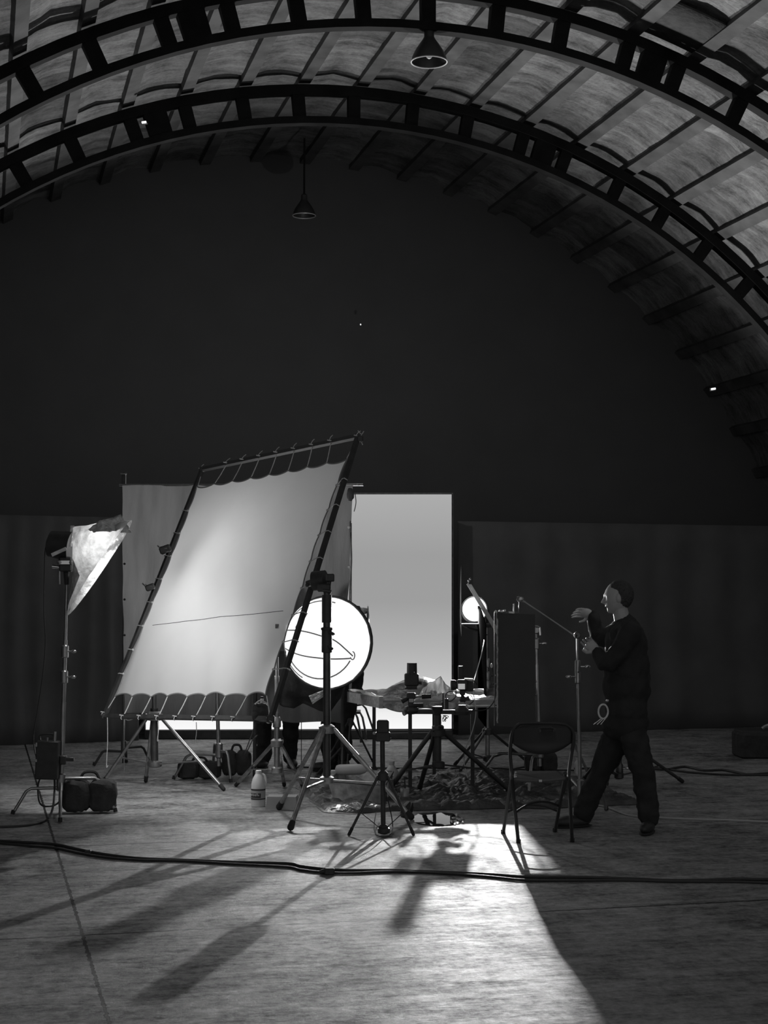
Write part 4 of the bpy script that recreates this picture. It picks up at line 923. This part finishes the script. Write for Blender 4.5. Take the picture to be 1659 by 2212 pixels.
def hand(q, wrist, d, palm_n, curl=.5, s=1.0):
    """palm, four unequal fingers and a thumb; d = direction of the fingers"""
    d = V(d).normalized(); n = V(palm_n).normalized(); w = d.cross(n).normalized(); n = w.cross(d).normalized(); wrist = V(wrist)
    pc_ = wrist+d*.045*s
    q.ball(pc_, (.042*s, .05*s, .017*s), 14, Matrix((w, d, n)).transposed())
    for k, (off, L, r) in enumerate(((-.034, .070, .0082), (-.0115, .080, .0086), (.0115, .074, .0084), (.033, .058, .0074))):
        p0 = wrist+d*.082*s+w*off*s; a = p0; pts = [p0-d*.02, p0]; ang = 0
        for seg in (.42, .32, .26):
            ang += curl*(.75+.1*k); dd = d*cos(ang)+n*sin(ang); a = a+dd*L*seg*s; pts.append(a)
        q.path([V(x) for x in pts], [r*1.05*s, r*1.1*s, r*s, r*.92*s, r*.75*s], 8); q.ball(pts[-1], r*.75*s, 8)
    t0 = wrist+d*.025*s-w*.03*s; t1 = t0-w*.03*s+d*.025*s+n*.01*s; t2 = t1+d*.03*s+n*.015*s-w*.005; q.path([t0, t1, t2], [.013*s, .011*s, .0085*s], 8); q.ball(t2, .0085*s, 8)
def person(label, J, face, group=None, bag=None, curlL=.32, curlR=.55):
    t = thing('person', label, 'person', gz((J['anL']+J['anR'])/2), group)
    # body: head, neck, torso core, arms, hands, legs in one skin
    q = M(); hc = J['head']; head_mesh(q, hc, face)
    q.path([J['neck']+V((0, 0, -.03)), hc+V((0, 0, -.05))-V(face)*.012], [.062, .052], 14)
    q.path(crom([J['neck'], J['chest'], J['belly'], J['pelvis']], 5), [.06]+[.09]*14+[.1], 14)
    for s_ in ('L', 'R'):
        q.path(crom([J['sh'+s_], J['el'+s_], J['wr'+s_]], 5), [.04, .045, .045, .044, .042, .04, .038, .034, .031, .029, .027], 12)
        d = J['wr'+s_]-J['el'+s_]; d.normalize(); hn = J.get('pn'+s_, V((0, 0, -1))); hand(q, J['wr'+s_], J.get('hd'+s_, d), hn, curlL if s_ == 'L' else curlR)
        q.path(crom([J['hip'+s_], J['kn'+s_], J['an'+s_]], 5), [.08, .078, .074, .07, .064, .058, .056, .052, .047, .042, .038], 12)
    b = q.build('body', skin, t); r = b.modifiers.new('skin', 'REMESH'); r.mode = 'VOXEL'; r.voxel_size = .0042; r.use_smooth_shade = True
    sm = b.modifiers.new('relax', 'SMOOTH'); sm.iterations = 2; sm.factor = .5
    f = V(face).normalized()
    # eyes
    # hair
    q = M(); q.ball(hc+V((0, 0, .022))-f*.018, (.084, .1, .112), 24, Matrix((V((0, 0, 1)).cross(f)*-1, f, V((0, 0, 1)))).transposed(), lambda v: (1+.03*noise.noise(v*5)) if (v.z > .42 or v.y < .08) else .84); q.build('hair', hairm, t)
    # jacket
    side_ = (J['shR']-J['shL']).normalized(); jk = []
    w = .175
    def tor(c, rx, ry, rz): return ('e', c, (rx, ry, rz), Matrix((side_, V((0, 0, 1)).cross(side_), V((0, 0, 1)))).transposed())
    jk += [tor(J['chest']+V((0, 0, .02)), .2, .15, .21), tor(lerp(J['chest'], J['belly'], .5), .19, .165, .2), tor(J['belly'], .185, .175, .2), tor(lerp(J['belly'], J['pelvis'], .6), .185, .155, .16), tor(J['pelvis']+V((0, 0, .0)), .185, .15, .12)]
    jk.append(('c', [J['neck']+V((0, 0, .01)), J['chest']], [.068, .13]))
    for s_ in ('L', 'R'): jk.append(('c', [J['sh'+s_], J['el'+s_], lerp(J['el'+s_], J['wr'+s_], .93)], [.085, .062, .047])); jk.append(('c', [J['neck']-V((0, 0, .045)), J['sh'+s_]], [.085, .09]))
    skinny(jk, 'jacket', jackm, t, .013, 5, .03)
    tr = [('e', J['pelvis'], (.17, .13, .13))]
    for s_ in ('L', 'R'): tr.append(('c', [J['hip'+s_], J['kn'+s_], lerp(J['kn'+s_], J['an'+s_], .96)], [.108, .08, .075]))
    skinny(tr, 'trousers', trous, t, .013, 4, .045)
    for s_ in ('L', 'R'):
        q = M(); an = J['an'+s_]; td = J['toe'+s_].normalized(); wv = td.cross(V((0, 0, 1))).normalized(); uu = wv.cross(td)
        Rm = Matrix((wv, td, uu)).transposed()
        q.ball(an+td*.075-uu*.045, (.05, .145, .045), 18, Rm, lambda v: 1 if v.z > -.5 else .97); q.ball(an-td*.01-uu*.02, (.046, .062, .06), 14, Rm); q.tube(an-uu*.02, an+(J['kn'+s_]-an).normalized()*.1, .05, .052)
        sh = q.build('shoe', bootm, t); r = sh.modifiers.new('skin', 'REMESH'); r.mode = 'VOXEL'; r.voxel_size = .009; r.use_smooth_shade = True
        q = M(); q.ball(an+td*.075-uu*.078, (.05, .15, .014), 18, Rm); q.build('sole', rubber, sh)
    return t
D = 11.35
J = dict(head=P(1334, 1292, D), neck=P(1347, 1345, D), chest=P(1352, 1400, D), belly=P(1354, 1480, D), pelvis=P(1352, 1565, D),
         shL=P(1340, 1365, D+.15), shR=P(1362, 1368, D-.17), elL=P(1296, 1378, D+.28), wrL=P(1279, 1326, D+.2), elR=P(1312, 1436, D-.2), wrR=P(1290, 1408, D-.12),
         hipL=P(1336, 1590, D+.08), hipR=P(1368, 1590, D-.08), knL=P(1291, 1680, D+.1), knR=P(1393, 1685, D-.12),
         anL=G(1262, 1768, .09), anR=G(1402, 1790, .09), toeL=V((-.85, -.25, -.02)), toeR=V((-.35, -1, 0)), hdL=V((-1, 0, .12)), pnL=V((.1, -.8, -.5)), hdR=V((-.7, .1, .7)), pnR=V((-.2, -.9, .2)))
J['anL'] = V((P(1258, 1750, D+.1).x, D+.1, .09)); J['anR'] = V((P(1402, 1760, D-.15).x, D-.15, .09))
man = person('person in dark clothes striding past at the right, one hand raised to face height', J, (-1, .1, -.02))
rc = P(1303, 1537, D-.3); t = thing('tape_roll', 'pale roll of tape hanging from the belt of the walking person', 'tape roll', rc)
m = M(); m.path([rc+V((.035*cos(k*pi/12), .012*cos(k*pi/12), .05*sin(k*pi/12))) for k in range(24)], .0065, 6, closed=True); m.build('roll', whitet, t)
m = M(); m.ball(rc+V((.03, 0, .075)), .013, 8); m.build('clip', chrome, t)
m = M()
for k in (-1, 0, 1): m.tube(rc+V((-.0+k*.015, 0, -.05)), rc+V((-.045+k*.025, -.01, -.09)), .0035)
m.build('keys', chrome, t)
c = P(1268, 1398, D-.1); t = thing('hand_meter', 'small pale object held in the lower hand of the walking person', 'hand tool', c)
m = M(); m.box(c, (.035, .02, .06), Matrix.Rotation(.5, 3, 'Y'), bev=.3); m.build('body', whitep, t)

def standing(px1, px2, yg, D, label, face, heel=False):
    x1 = P(px1, 1600, D).x; x2 = P(px2, 1600, D).x; xm = (x1+x2)/2
    J = dict(head=V((xm, D, 1.66)), neck=V((xm, D, 1.48)), chest=V((xm, D, 1.28)), belly=V((xm, D, 1.08)), pelvis=V((xm, D, .92)),
             shL=V((xm-.17, D, 1.42)), shR=V((xm+.17, D, 1.42)), elL=V((xm-.2, D+.03, 1.14)), elR=V((xm+.19, D+.03, 1.14)), wrL=V((xm-.12, D-.15, 1.02)), wrR=V((xm+.1, D-.16, 1.03)),
             hipL=V((xm-.09, D, .88)), hipR=V((xm+.09, D, .88)), knL=V((x1, D-.02, .48)), knR=V((x2, D-.02, .48)), anL=V((x1, D, .09)), anR=V((x2, D+.1, .09)), toeL=V((-.2, -1, 0)), toeR=V((.25, -1, 0)))
    return J
J = standing(571, 627, 1665, 15.45, '', (0, -1, 0))
person('person standing behind the grey cloth with only dark trouser legs showing', J, (-.2, -1, 0))
D = 15.2
x = P(752, 1500, D).x
J = dict(head=V((x-.12, D+.05, 1.42)), neck=V((x-.06, D+.05, 1.25)), chest=V((x-.03, D, 1.08)), belly=V((x-.02, D, .9)), pelvis=V((x-.02, D, .74)),
         shL=V((x-.1, D+.16, 1.2)), shR=V((x-.05, D-.16, 1.2)), elL=V((x-.2, D+.2, .98)), elR=V((x-.2, D-.15, .97)), wrL=V((x-.36, D+.15, 1.05)), wrR=V((x-.36, D-.1, 1.04)),
         hipL=V((x-.05, D+.06, .7)), hipR=V((x, D-.07, .7)), knL=V((P(712, 0, D).x, D+.05, .42)), knR=V((P(744, 0, D).x, D-.12, .4)), anL=V((P(712, 0, D).x+.03, D+.0, .09)), anR=V((P(748, 0, D).x, D-.12, .16)), toeL=V((-1, -.2, 0)), toeR=V((.15, -.35, -.7)))
person('person crouching between the round softbox and the tray, one boot heel raised', J, (-1, .1, 0))

# ================================================================= CHAIR BEHIND THE TRAY
YQ = 18.1
t = thing('tube_chair', 'dark tubular chair half hidden behind the left end of the tray', 'chair', V((P(785, 0, YQ).x, YQ, 0)))
for k, dz in enumerate((0, .35)):
    m = M(); y_ = YQ+dz; xo = 0 if k == 0 else .06
    m.path([P(745, 1537, y_)+V((xo, 0, 0)), P(766, 1538, y_)+V((xo, 0, 0)), P(772, 1550, y_)+V((xo, 0, 0)), P(779, 1585, y_)+V((xo, 0, 0)), V((P(781, 0, y_).x+xo, y_, .01))], .013, 8); m.build('leg', dsteel, t)
m = M(); m.path([P(748, 1527, YQ+.2), P(782, 1522, YQ+.2), P(790, 1530, YQ+.2), P(812, 1592, YQ+.2), V((P(815, 0, YQ).x, YQ+.2, .01))], .012, 8); m.build('side_tube', dsteel, t)
m = M(); m.box(V((P(752, 0, YQ).x, YQ+.18, P(0, 1540, YQ).z)), (.3, .36, .025), bev=.3); m.build('seat', blackp, t)

# ================================================================= FLOOR PROPS
# tarpaulin, crumpled
tarp_px = [(640, 1703), (700, 1755), (760, 1760), (850, 1752), (1000, 1750), (1090, 1747), (1180, 1748), (1290, 1742), (1392, 1738), (1330, 1712), (1260, 1690), (1180, 1680), (1060, 1672), (940, 1668), (820, 1672), (700, 1682), (655, 1690)]
tp_ = [G(*p) for p in tarp_px]
cen = sum(tp_, V((0, 0, 0)))/len(tp_)
def edge(a):   # boundary radius by angle
    best = None
    for p, q in zip(tp_, tp_[1:]+tp_[:1]):
        a0, a1 = p-cen, q-cen; d = V((cos(a), sin(a), 0)); den = a0.x*(a1.y-a0.y)-a0.y*(a1.x-a0.x)
        det = d.x*(-(a1.y-a0.y))+d.y*(a1.x-a0.x)
        if abs(det) < 1e-9: continue
        tt = (a0.x*(-(a1.y-a0.y))+a0.y*(a1.x-a0.x))/det; 
        ss = ((a0+ (a1-a0)*0)-d*0)
        pt = d*tt; s2 = (pt-a0).dot(a1-a0)/(a1-a0).length_squared
        if tt > 0 and -.001 <= s2 <= 1.001 and (best is None or tt < best): best = tt
    return best or .5
def tarp(u, v):
    a = 2*pi*u; r = edge(a)*v*(1+.03*noise.noise(V((cos(a)*5, sin(a)*5, 0)))); p = cen+V((cos(a), sin(a), 0))*r
    n1 = noise.noise(V((p.x*5, p.y*2.2, 0))); n2 = abs(noise.noise(V((p.x*9, p.y*5, 4)))); n3 = abs(noise.noise(V((p.x*22, p.y*12, 9))))
    z = .012+.05*abs(n1)+.06*n2*(1-v*.3)+.03*n3
    if v > .97: z = .004
    return V((p.x, p.y, max(.003, z)))
m = M(); m.grid(tarp, 220, 46)
tarpm = mat('crumpled_tarpaulin', .08, .34, var=.7, scale=6, bump=.8, bscale=25, spec=.55)
o = m.build('floor_tarpaulin', tarpm, None); tag(o, 'dark crumpled plastic sheet spread on the floor under the steel table', 'tarpaulin')
for i, (px, py, rx) in enumerate(((735, 1752, .10), (790, 1745, .09), (812, 1751, .07))):
    c = G(px, py); m = M(); m.ball(c+V((0, 0, .02)), (rx, .06, .03), 16, None, lambda v: 1+.5*noise.noise(v*3+V((px, 0, 0)))); o = m.build('crumpled_rag', poly, None)
    tag(o, ('crumpled plastic wad on the sheet edge, under the left end of the grey trough', 'crumpled plastic wad on the sheet edge, below the right end of the grey trough', 'small crumpled plastic wad beside the slim light stand leg')[i], 'plastic wad', 'wads on the sheet edge')
# jug
c = G(558, 1742); t = thing('plastic_jug', 'white plastic jug with a printed label standing left of the tripod feet', 'jug', c)
def jug(prof): 
    m = M(); m.lathe(prof, c, n=24); return m
sc = c.y/FPX
def hz(y): return P(558, y, c.y).z
m = jug([(.052, 0), (.057, .008), (.057, hz(1700)), (.056, hz(1692)), (.046, hz(1682)), (.03, hz(1674)), (.021, hz(1670)), (.021, hz(1664))]); m.build('body', whitep, t)
m = M(); m.lathe([(.024, 0), (.024, .022), (.02, .026)], V((c.x, c.y, hz(1671))), n=18); m.build('cap', whitep, t)
m = M(); m.path([c+V((.045, 0, hz(1702))), c+V((.06, 0, hz(1690))), c+V((.05, 0, hz(1676))), c+V((.025, 0, hz(1672)))], .01, 8, smooth=4); m.build('handle', whitep, t)
def labelband(z0, z1, mm, nm, a0=-2.9, a1=-.25, r=.0585):
    m = M(); m.grid(lambda u, v: c+V((r*cos(a0+(a1-a0)*u), r*sin(a0+(a1-a0)*u), z0+(z1-z0)*v)), 20, 1); return m.build(nm, mm, t)
lg = mat('label_mid', .4, .6); ld = mat('label_dark', .04, .6); ll = mat('label_light', .6, .6)
b0 = labelband(hz(1726), hz(1703), lg, 'label'); labelband(hz(1706.5), hz(1703), ld, 'label_stripe', r=.0592); labelband(hz(1726), hz(1723), ld, 'label_stripe', r=.0592); labelband(hz(1722), hz(1712), ld, 'label_panel', -2.8, -1.15, .0592); labelband(hz(1741), hz(1727), ll, 'lower_label')
# small print: word-like marks
m = M()
for k in range(7):
    a = -2.65+.2*k; z = hz(1718)+.002*(k % 2); h = .012+.006*((k*7) % 3)/2
    q0 = c+V((.0597*cos(a), .0597*sin(a), z)); m.bar(q0, q0+V((.0, 0, h)), .005, .0012, (0, 1, 0))
m.build('label_print', whitet, t)
# upturned translucent box
c2 = G(608, 1751); t = thing('storage_box', 'upturned milky plastic storage box on the floor beside the white jug', 'box', c2)
m = M(); R = Matrix.Rotation(-.05, 3, 'Z'); w0, w1, d0, h = .25, .225, .17, .10
vs = [c2+R @ V((sx*w, sy*d, z)) for (w, d, z) in ((w0/2, d0/2, 0), (w1/2, d0/2*.9, h)) for sx, sy in ((-1, -1), (1, -1), (1, 1), (-1, 1))]
vs = [v+V((0, .12, 0)) for v in vs]
m.add(vs, [(4, 5, 6, 7), (0, 1, 5, 4), (1, 2, 6, 5), (2, 3, 7, 6), (3, 0, 4, 7)]); m.build('shell', tubm, t, smooth=False, solid=.003)
m = M(); m.path([vs[0], vs[1], vs[2], vs[3]], .005, 6, closed=True); m.build('rim', tubm, t)
# trough
ta, tb_ = G(723, 1736), G(800, 1748)
t = thing('paste_trough', 'grey plastic trough smeared with plaster lying on the plastic sheet', 'trough', G(765, 1738))
pb = [G(724, 1734), G(820, 1742), G(840, 1716), G(752, 1706)]
pt = [P(713, 1693, pb[0].y-.05), P(822, 1702, pb[1].y-.05), P(815, 1684, pb[2].y), P(728, 1689, pb[3].y+.0)]
pt = [V((p.x, p.y, .17)) for p in [G(711, 1733)+V((-.01, 0, 0)), G(822, 1745)+V((.03, 0, 0)), G(842, 1712)+V((.03, .05, 0)), G(748, 1704)+V((-.03, .05, 0))]]
m = M(); m.add(pb+pt, [(0, 1, 2, 3), (0, 1, 5, 4), (1, 2, 6, 5), (2, 3, 7, 6), (3, 0, 4, 7)]); m.build('shell', mat('plaster_grey', .4, .7, var=.45, scale=11, bump=.3, bscale=30), t, smooth=False, solid=.006)
m = M(); m.path(pt, .008, 6, closed=True); m.build('rim', mat('trough_rim', .12, .5), t)
# lying white bottles
def lying(px0, px1, py, r, label, Y=None):
    c = G((px0+px1)/2, py); x0, x1 = P(px0, py, c.y).x, P(px1, py, c.y).x; t = thing('plastic_bottle', label, 'bottle', c)
    o_ = V((x0, c.y, r+.16)); L = x1-x0
    m = M(); m.lathe([(r*.3, 0), (r*.8, .01), (r, .04), (r, L*.7), (r*.7, L*.85), (r*.35, L*.9)], o_, (1, 0, .02), 20); m.build('body', whitep, t)
    m = M(); m.tube(o_+V((L*.9, 0, .004)), o_+V((L, 0, .005)), r*.4); m.build('cap', whitet, t)
lying(724, 800, 1716, .045, 'white plastic bottle lying across the grey trough')
c = G(726, 1700); t = thing('plastic_pot', 'small white lidded pot behind the grey trough', 'pot', c)
m = M(); m.lathe([(.045, 0), (.052, .02), (.05, .1), (.042, .12)], c, n=20); m.build('body', whitep, t); m = M(); m.lathe([(.045, 0), (.047, .005), (.047, .025), (.044, .028)], c+V((0, 0, .118)), n=20); m.build('lid', whitet, t)
# milk jug + dark label carton
c = G(846, 1700); t = thing('plastic_canister', 'tall white plastic canister behind the slim light stand', 'canister', c)
m = M(); m.lathe([(.055, 0), (.062, .01), (.062, .11), (.05, .15), (.03, .18), (.022, .19), (.022, .205)], c, n=22); m.build('body', whitep, t); m = M(); m.tube(c+V((0, 0, .2)), c+V((0, 0, .225)), .026); m.build('cap', whitet, t)
c = G(832, 1730); t = thing('carton', 'grey carton with vertical stripes behind the slim light stand pole', 'carton', c)
m = M(); m.box(c+V((0, .04, .085)), (.12, .08, .17), Matrix.Rotation(.3, 3, 'Z'), bev=.08); m.build('body', mat('carton_grey', .2, .6, var=.4, scale=10, stretch=(8, 8, .3)), t)
m = M(); m.box(c+V((.02, -.008, .08)), (.012, .004, .15), Matrix.Rotation(.3, 3, 'Z')); m.build('stripe', whitet, t)
# cup with stick
c = G(874, 1733); t = thing('plastic_cup', 'milky plastic cup with a stirring stick on the plastic sheet', 'cup', c)
m = M(); m.lathe([(.028, 0), (.03, .004), (.038, .115)], c, n=20, caps=False); m.build('body', tubm, t, solid=.003); m = M(); m.tube(c+V((.01, 0, .02)), c+V((.0, 0, .19)), .005); m.build('stirring_stick', blackp, t)
# puddle
def puddle(u, v):
    a = 2*pi*u; k = 1+.12*noise.noise(V((cos(a)*2, sin(a)*2, 1)))+.06*noise.noise(V((cos(a)*7, sin(a)*7, 1)))
    c = G(943, 1770); return c+V((cos(a)*.185*k*v, sin(a)*.37*k*v, .004+.002*(1-v*v)))
m = M(); m.grid(puddle, 64, 6); o = m.build('water_puddle', mat('water', .02, .02, spec=1.0), None); tag(o, 'small puddle of water mirroring the bright screen on the floor', 'puddle')
m = M()
for k in range(14):
    c = G(random.uniform(975, 1000), random.uniform(1760, 1782)); m.ball(c+V((0, 0, .006)), (random.uniform(.01, .025), .04, .008), 8, None, lambda v: 1+.5*noise.noise(v*4+c))
o = m.build('wet_rag', poly, None); tag(o, 'scrap of wet crumpled plastic at the right end of the puddle', 'plastic scrap')
# black cloth pad by stand foot
c = G(885, 1766); m = M(); m.ball(c+V((-.02, .05, .05)), (.045, .1, .07), 14, Matrix.Rotation(.5, 3, 'Y'), lambda v: 1+.3*noise.noise(v*3)); o = m.build('rubber_boot_pad', blackc, None); tag(o, 'black padded wrap on the floor at the right foot of the tall crank stand', 'pad')
# dark case at far right
c = G(1660, 1640); t = thing('equipment_case', 'dark equipment case on the floor at the far right edge', 'case', c)
m = M(); m.box(c+V((.0, .25, .13)), (.55, .45, .26), bev=.15); m.build('body', blackc, t)
m = M(); m.box(c+V((0, .25, .27)), (.5, .4, .03), bev=.3); m.build('lid', blackp, t)
m = M(); m.path([c+V((-.05, .05, .31)), c+V((.0, .05, .34)), c+V((.12, .05, .35)), c+V((.2, .05, .3))], .018, 6, smooth=4); m.build('handle', alu, t)
# rod with white ball
c = G(651, 1655); t = thing('marker_rod', 'thin upright rod tipped with a small white ball under the grey cloth', 'rod', c)
m = M(); m.tube(c, P(651, 1556, c.y), .004); m.build('rod', dsteel, t); m = M(); m.ball(P(651, 1555, c.y), .014, 10); m.build('ball_tip', whitep, t); m = M(); m.tube(c, c+V((0, 0, .01)), .03); m.build('base', blackm, t)
# stand behind the walking person
YM = 14.6
stand('dark light stand partly hidden behind the walking person', P(1337, 1480, YM-.7), P(1338, 1678, YM-.7), P(1337, 1598, YM-.7), [G(1474, 1692), G(1308, 1707), G(1258, 1690)], .022, .015, dsteel, dsteel, brace_at=P(1337, 1675, YM-.7), collars=((P(0, 1660, YM-.7).z, 1),), telesc=False)

# ================================================================= CABLES ON THE FLOOR
def cable(label, pix, r=.009, m_=None, name='floor_cable', jig=0, group=None):
    pts = [G(x, y, r) for x, y in pix]; m = M(); m.path([p+V((random.uniform(-jig, jig), random.uniform(-jig, jig), 0)) for p in pts], r, 6, smooth=5); o = m.build(name, m_ or blackp, None); return tag(o, label, 'cable', group)
main = [(-40, 1816), (60, 1822), (120, 1826), (175, 1838), (230, 1848), (300, 1856), (400, 1860), (500, 1864), (620, 1867), (650, 1873), (700, 1879), (760, 1882), (850, 1882), (950, 1886), (1050, 1890), (1140, 1896), (1250, 1897), (1350, 1900), (1450, 1904), (1530, 1903), (1600, 1901), (1700, 1903)]
m0 = [(x, y-2) for x, y in main]; m1 = [(x, y+3+3*sin(x*.012)) for x, y in main]
o = cable('upper strand of the long black cable pair crossing the foreground floor', m0, .010)
o = cable('lower strand of the long black cable pair crossing the foreground floor', m1, .008)
c = G(712, 1882, .02); t = thing('cable_connector', 'black plug connector joining the long cables in the foreground', 'connector', c)
m = M(); m.box(c, (.06, .05, .04), bev=.3); m.build('body', blackp, t); m = M(); m.tube(c+V((-.03, 0, 0)), c+V((-.06, 0, -.005)), .016, .01); m.build('strain_relief', blackp, t)
c = G(190, 1841, .012); m = M(); m.box(c, (.04, .035, .03), bev=.3); m.build('cable_tie', blackp, t)
cable('pale cable running right across the floor behind the walking feet', [(1275, 1738), (1300, 1741), (1320, 1747), (1345, 1757), (1370, 1763), (1420, 1766), (1480, 1769), (1560, 1771), (1700, 1777)], .008, mat('pale_cable', .55, .5))
cable('dark cable wavering toward the case at the far right', [(1400, 1660), (1440, 1662), (1480, 1656), (1520, 1664), (1560, 1663), (1590, 1668), (1620, 1673), (1690, 1667)], .012)
cable('straighter dark cable on the floor before the far right case', [(1240, 1660), (1330, 1659), (1420, 1659), (1480, 1667), (1540, 1672), (1600, 1674), (1690, 1674)], .01)
cable('dark cable lying behind the steel table and tray', [(640, 1657), (760, 1658), (900, 1660), (1050, 1659), (1120, 1662), (1240, 1664)], .008)
cable('dark cable curling behind the folding chair', [(1050, 1655), (1070, 1664), (1100, 1664), (1130, 1657), (1180, 1655)], .008)
cable('dark cable curving over the plastic sheet toward the folding chair', [(1005, 1690), (1020, 1705), (1050, 1722), (1075, 1730), (1100, 1733)], .008)

# ================================================================= LIGHT
def spot(name, loc, target, energy, size, blend, rad):
    l = bpy.data.lights.new(name, 'SPOT'); l.energy = energy; l.spot_size = radians(size); l.spot_blend = blend; l.shadow_soft_size = rad
    o = bpy.data.objects.new(name, l); COL.objects.link(o); o.location = loc; o.rotation_euler = (V(target)-V(loc)).to_track_quat('-Z', 'Y').to_euler(); return o
# key: the round fresnel, aimed towards the left foreground, right side cut by the added edge-on flag
kp = kc+axk*.04
spot('fresnel_beam', kp, kp+V((sin(radians(-10))*10, -cos(radians(-10))*10, -8.3)), 860, 86, .1, .022)
# light behind the silk
spot('silk_beam', bc_+aim*.05, bc_+aim*2, 5, 150, .9, .08)
pc_ = P(550, 1335, 14.62); pn = thing('silk_fill_panel', 'large square soft light added unseen behind the silk to even its glow', 'film lamp', gz(pc_))
aim2 = (onplane(500, 1270)-pc_).normalized(); Rp = aim2.to_track_quat('-Z', 'Y').to_matrix()  # this added panel evens out the brightness of the silk
m = M(); m.box(pc_-aim2*.05, (.62, .62, .06), Rp, bev=.2); m.build('housing', blackm, pn)
m = M(); m.tube(pc_-aim2*.08, V((pc_.x, pc_.y+.08, .0)), .018); m.build('pole', blackm, pn)
l = bpy.data.lights.new('silk_fill_light', 'AREA'); l.shape = 'SQUARE'; l.size = .58; l.energy = 17; o = bpy.data.objects.new('silk_fill_light', l); COL.objects.link(o); o.location = pc_; o.rotation_euler = aim2.to_track_quat('-Z', 'Y').to_euler()
# fill point added high in the vault to lift its dark lining
l = bpy.data.lights.new('vault_fill_light', 'POINT'); l.energy = 26; l.shadow_soft_size = .02; o = bpy.data.objects.new('vault_fill_light', l); COL.objects.link(o); o.location = H(4.0, 16.2, 4.3)
spot('face_rim_fill', kp+V((.11, 0, 0)), P(1292, 1340, 11.4), 1000, 7, .5, .03)  # added narrow spot for a rim light on the walking person's face
spot('face_side_fill', oc+V((.42, -.3, .1)), P(1300, 1335, 11.4), 330, 12, .6, .12)  # second added spot, widens the lit strip on that face
spot('softbox_beam', oc+ax*.33, oc+ax*.33+V((.12, -1, -.46)), 70, 62, .8, .09)
# gel-wrapped lamp
l = bpy.data.lights.new('gel_lamp_bulb', 'POINT'); l.energy = 2.6; l.shadow_soft_size = .05; o = bpy.data.objects.new('gel_lamp_bulb', l); COL.objects.link(o); o.location = P(228, 1186, YA)
spot('gel_lamp_mouth', P(236, 1205, YA), V((-1.6, 14.6, -1.2)), 85, 105, .8, .1)
# two added spots with no lamp bodies, thrown up to brighten the vault
up0 = V((-1.1, 17.9, .5)); spot('vault_fill_uplight', up0, up0+V((-.9, -3.8, 4.5)), 1500, 110, 1, .15)
up1 = V((1.9, 17.9, .5)); spot('vault_fill_uplight', up1, up1+V((2.6, -2.7, 4.5)), 1700, 110, 1, .15)
# world: dark at the far end, with fill added from behind the camera to lift the blacks
w = bpy.data.worlds.new('world'); S.world = w; w.use_nodes = True; N = w.node_tree.nodes; L = w.node_tree.links; bg = N['Background']
tc = N.new('ShaderNodeTexCoord'); sp = N.new('ShaderNodeSeparateXYZ'); L.new(tc.outputs['Generated'], sp.inputs[0])
r = N.new('ShaderNodeMapRange'); r.inputs[1].default_value = .2; r.inputs[2].default_value = 1; r.inputs[3].default_value = .0115; r.inputs[4].default_value = .29
ng = N.new('ShaderNodeMath'); ng.operation = 'MULTIPLY'; ng.inputs[1].default_value = -1; L.new(sp.outputs[1], ng.inputs[0]); L.new(ng.outputs[0], r.inputs[0])
cb = N.new('ShaderNodeCombineColor'); 
for i in range(3): L.new(r.outputs[0], cb.inputs[i])
L.new(cb.outputs[0], bg.inputs['Color']); bg.inputs['Strength'].default_value = 1

S.view_settings.view_transform = 'Standard'; S.view_settings.look = 'None'; S.view_settings.gamma = 1; S.view_settings.use_curve_mapping = False; S.view_settings.exposure = 0
S.cycles.use_denoising = True; S.cycles.max_bounces = 5; S.cycles.diffuse_bounces = 3; S.cycles.use_adaptive_sampling = True; S.cycles.adaptive_threshold = .02; S.cycles.caustics_reflective = False; S.cycles.caustics_refractive = False; S.cycles.sample_clamp_indirect = 4
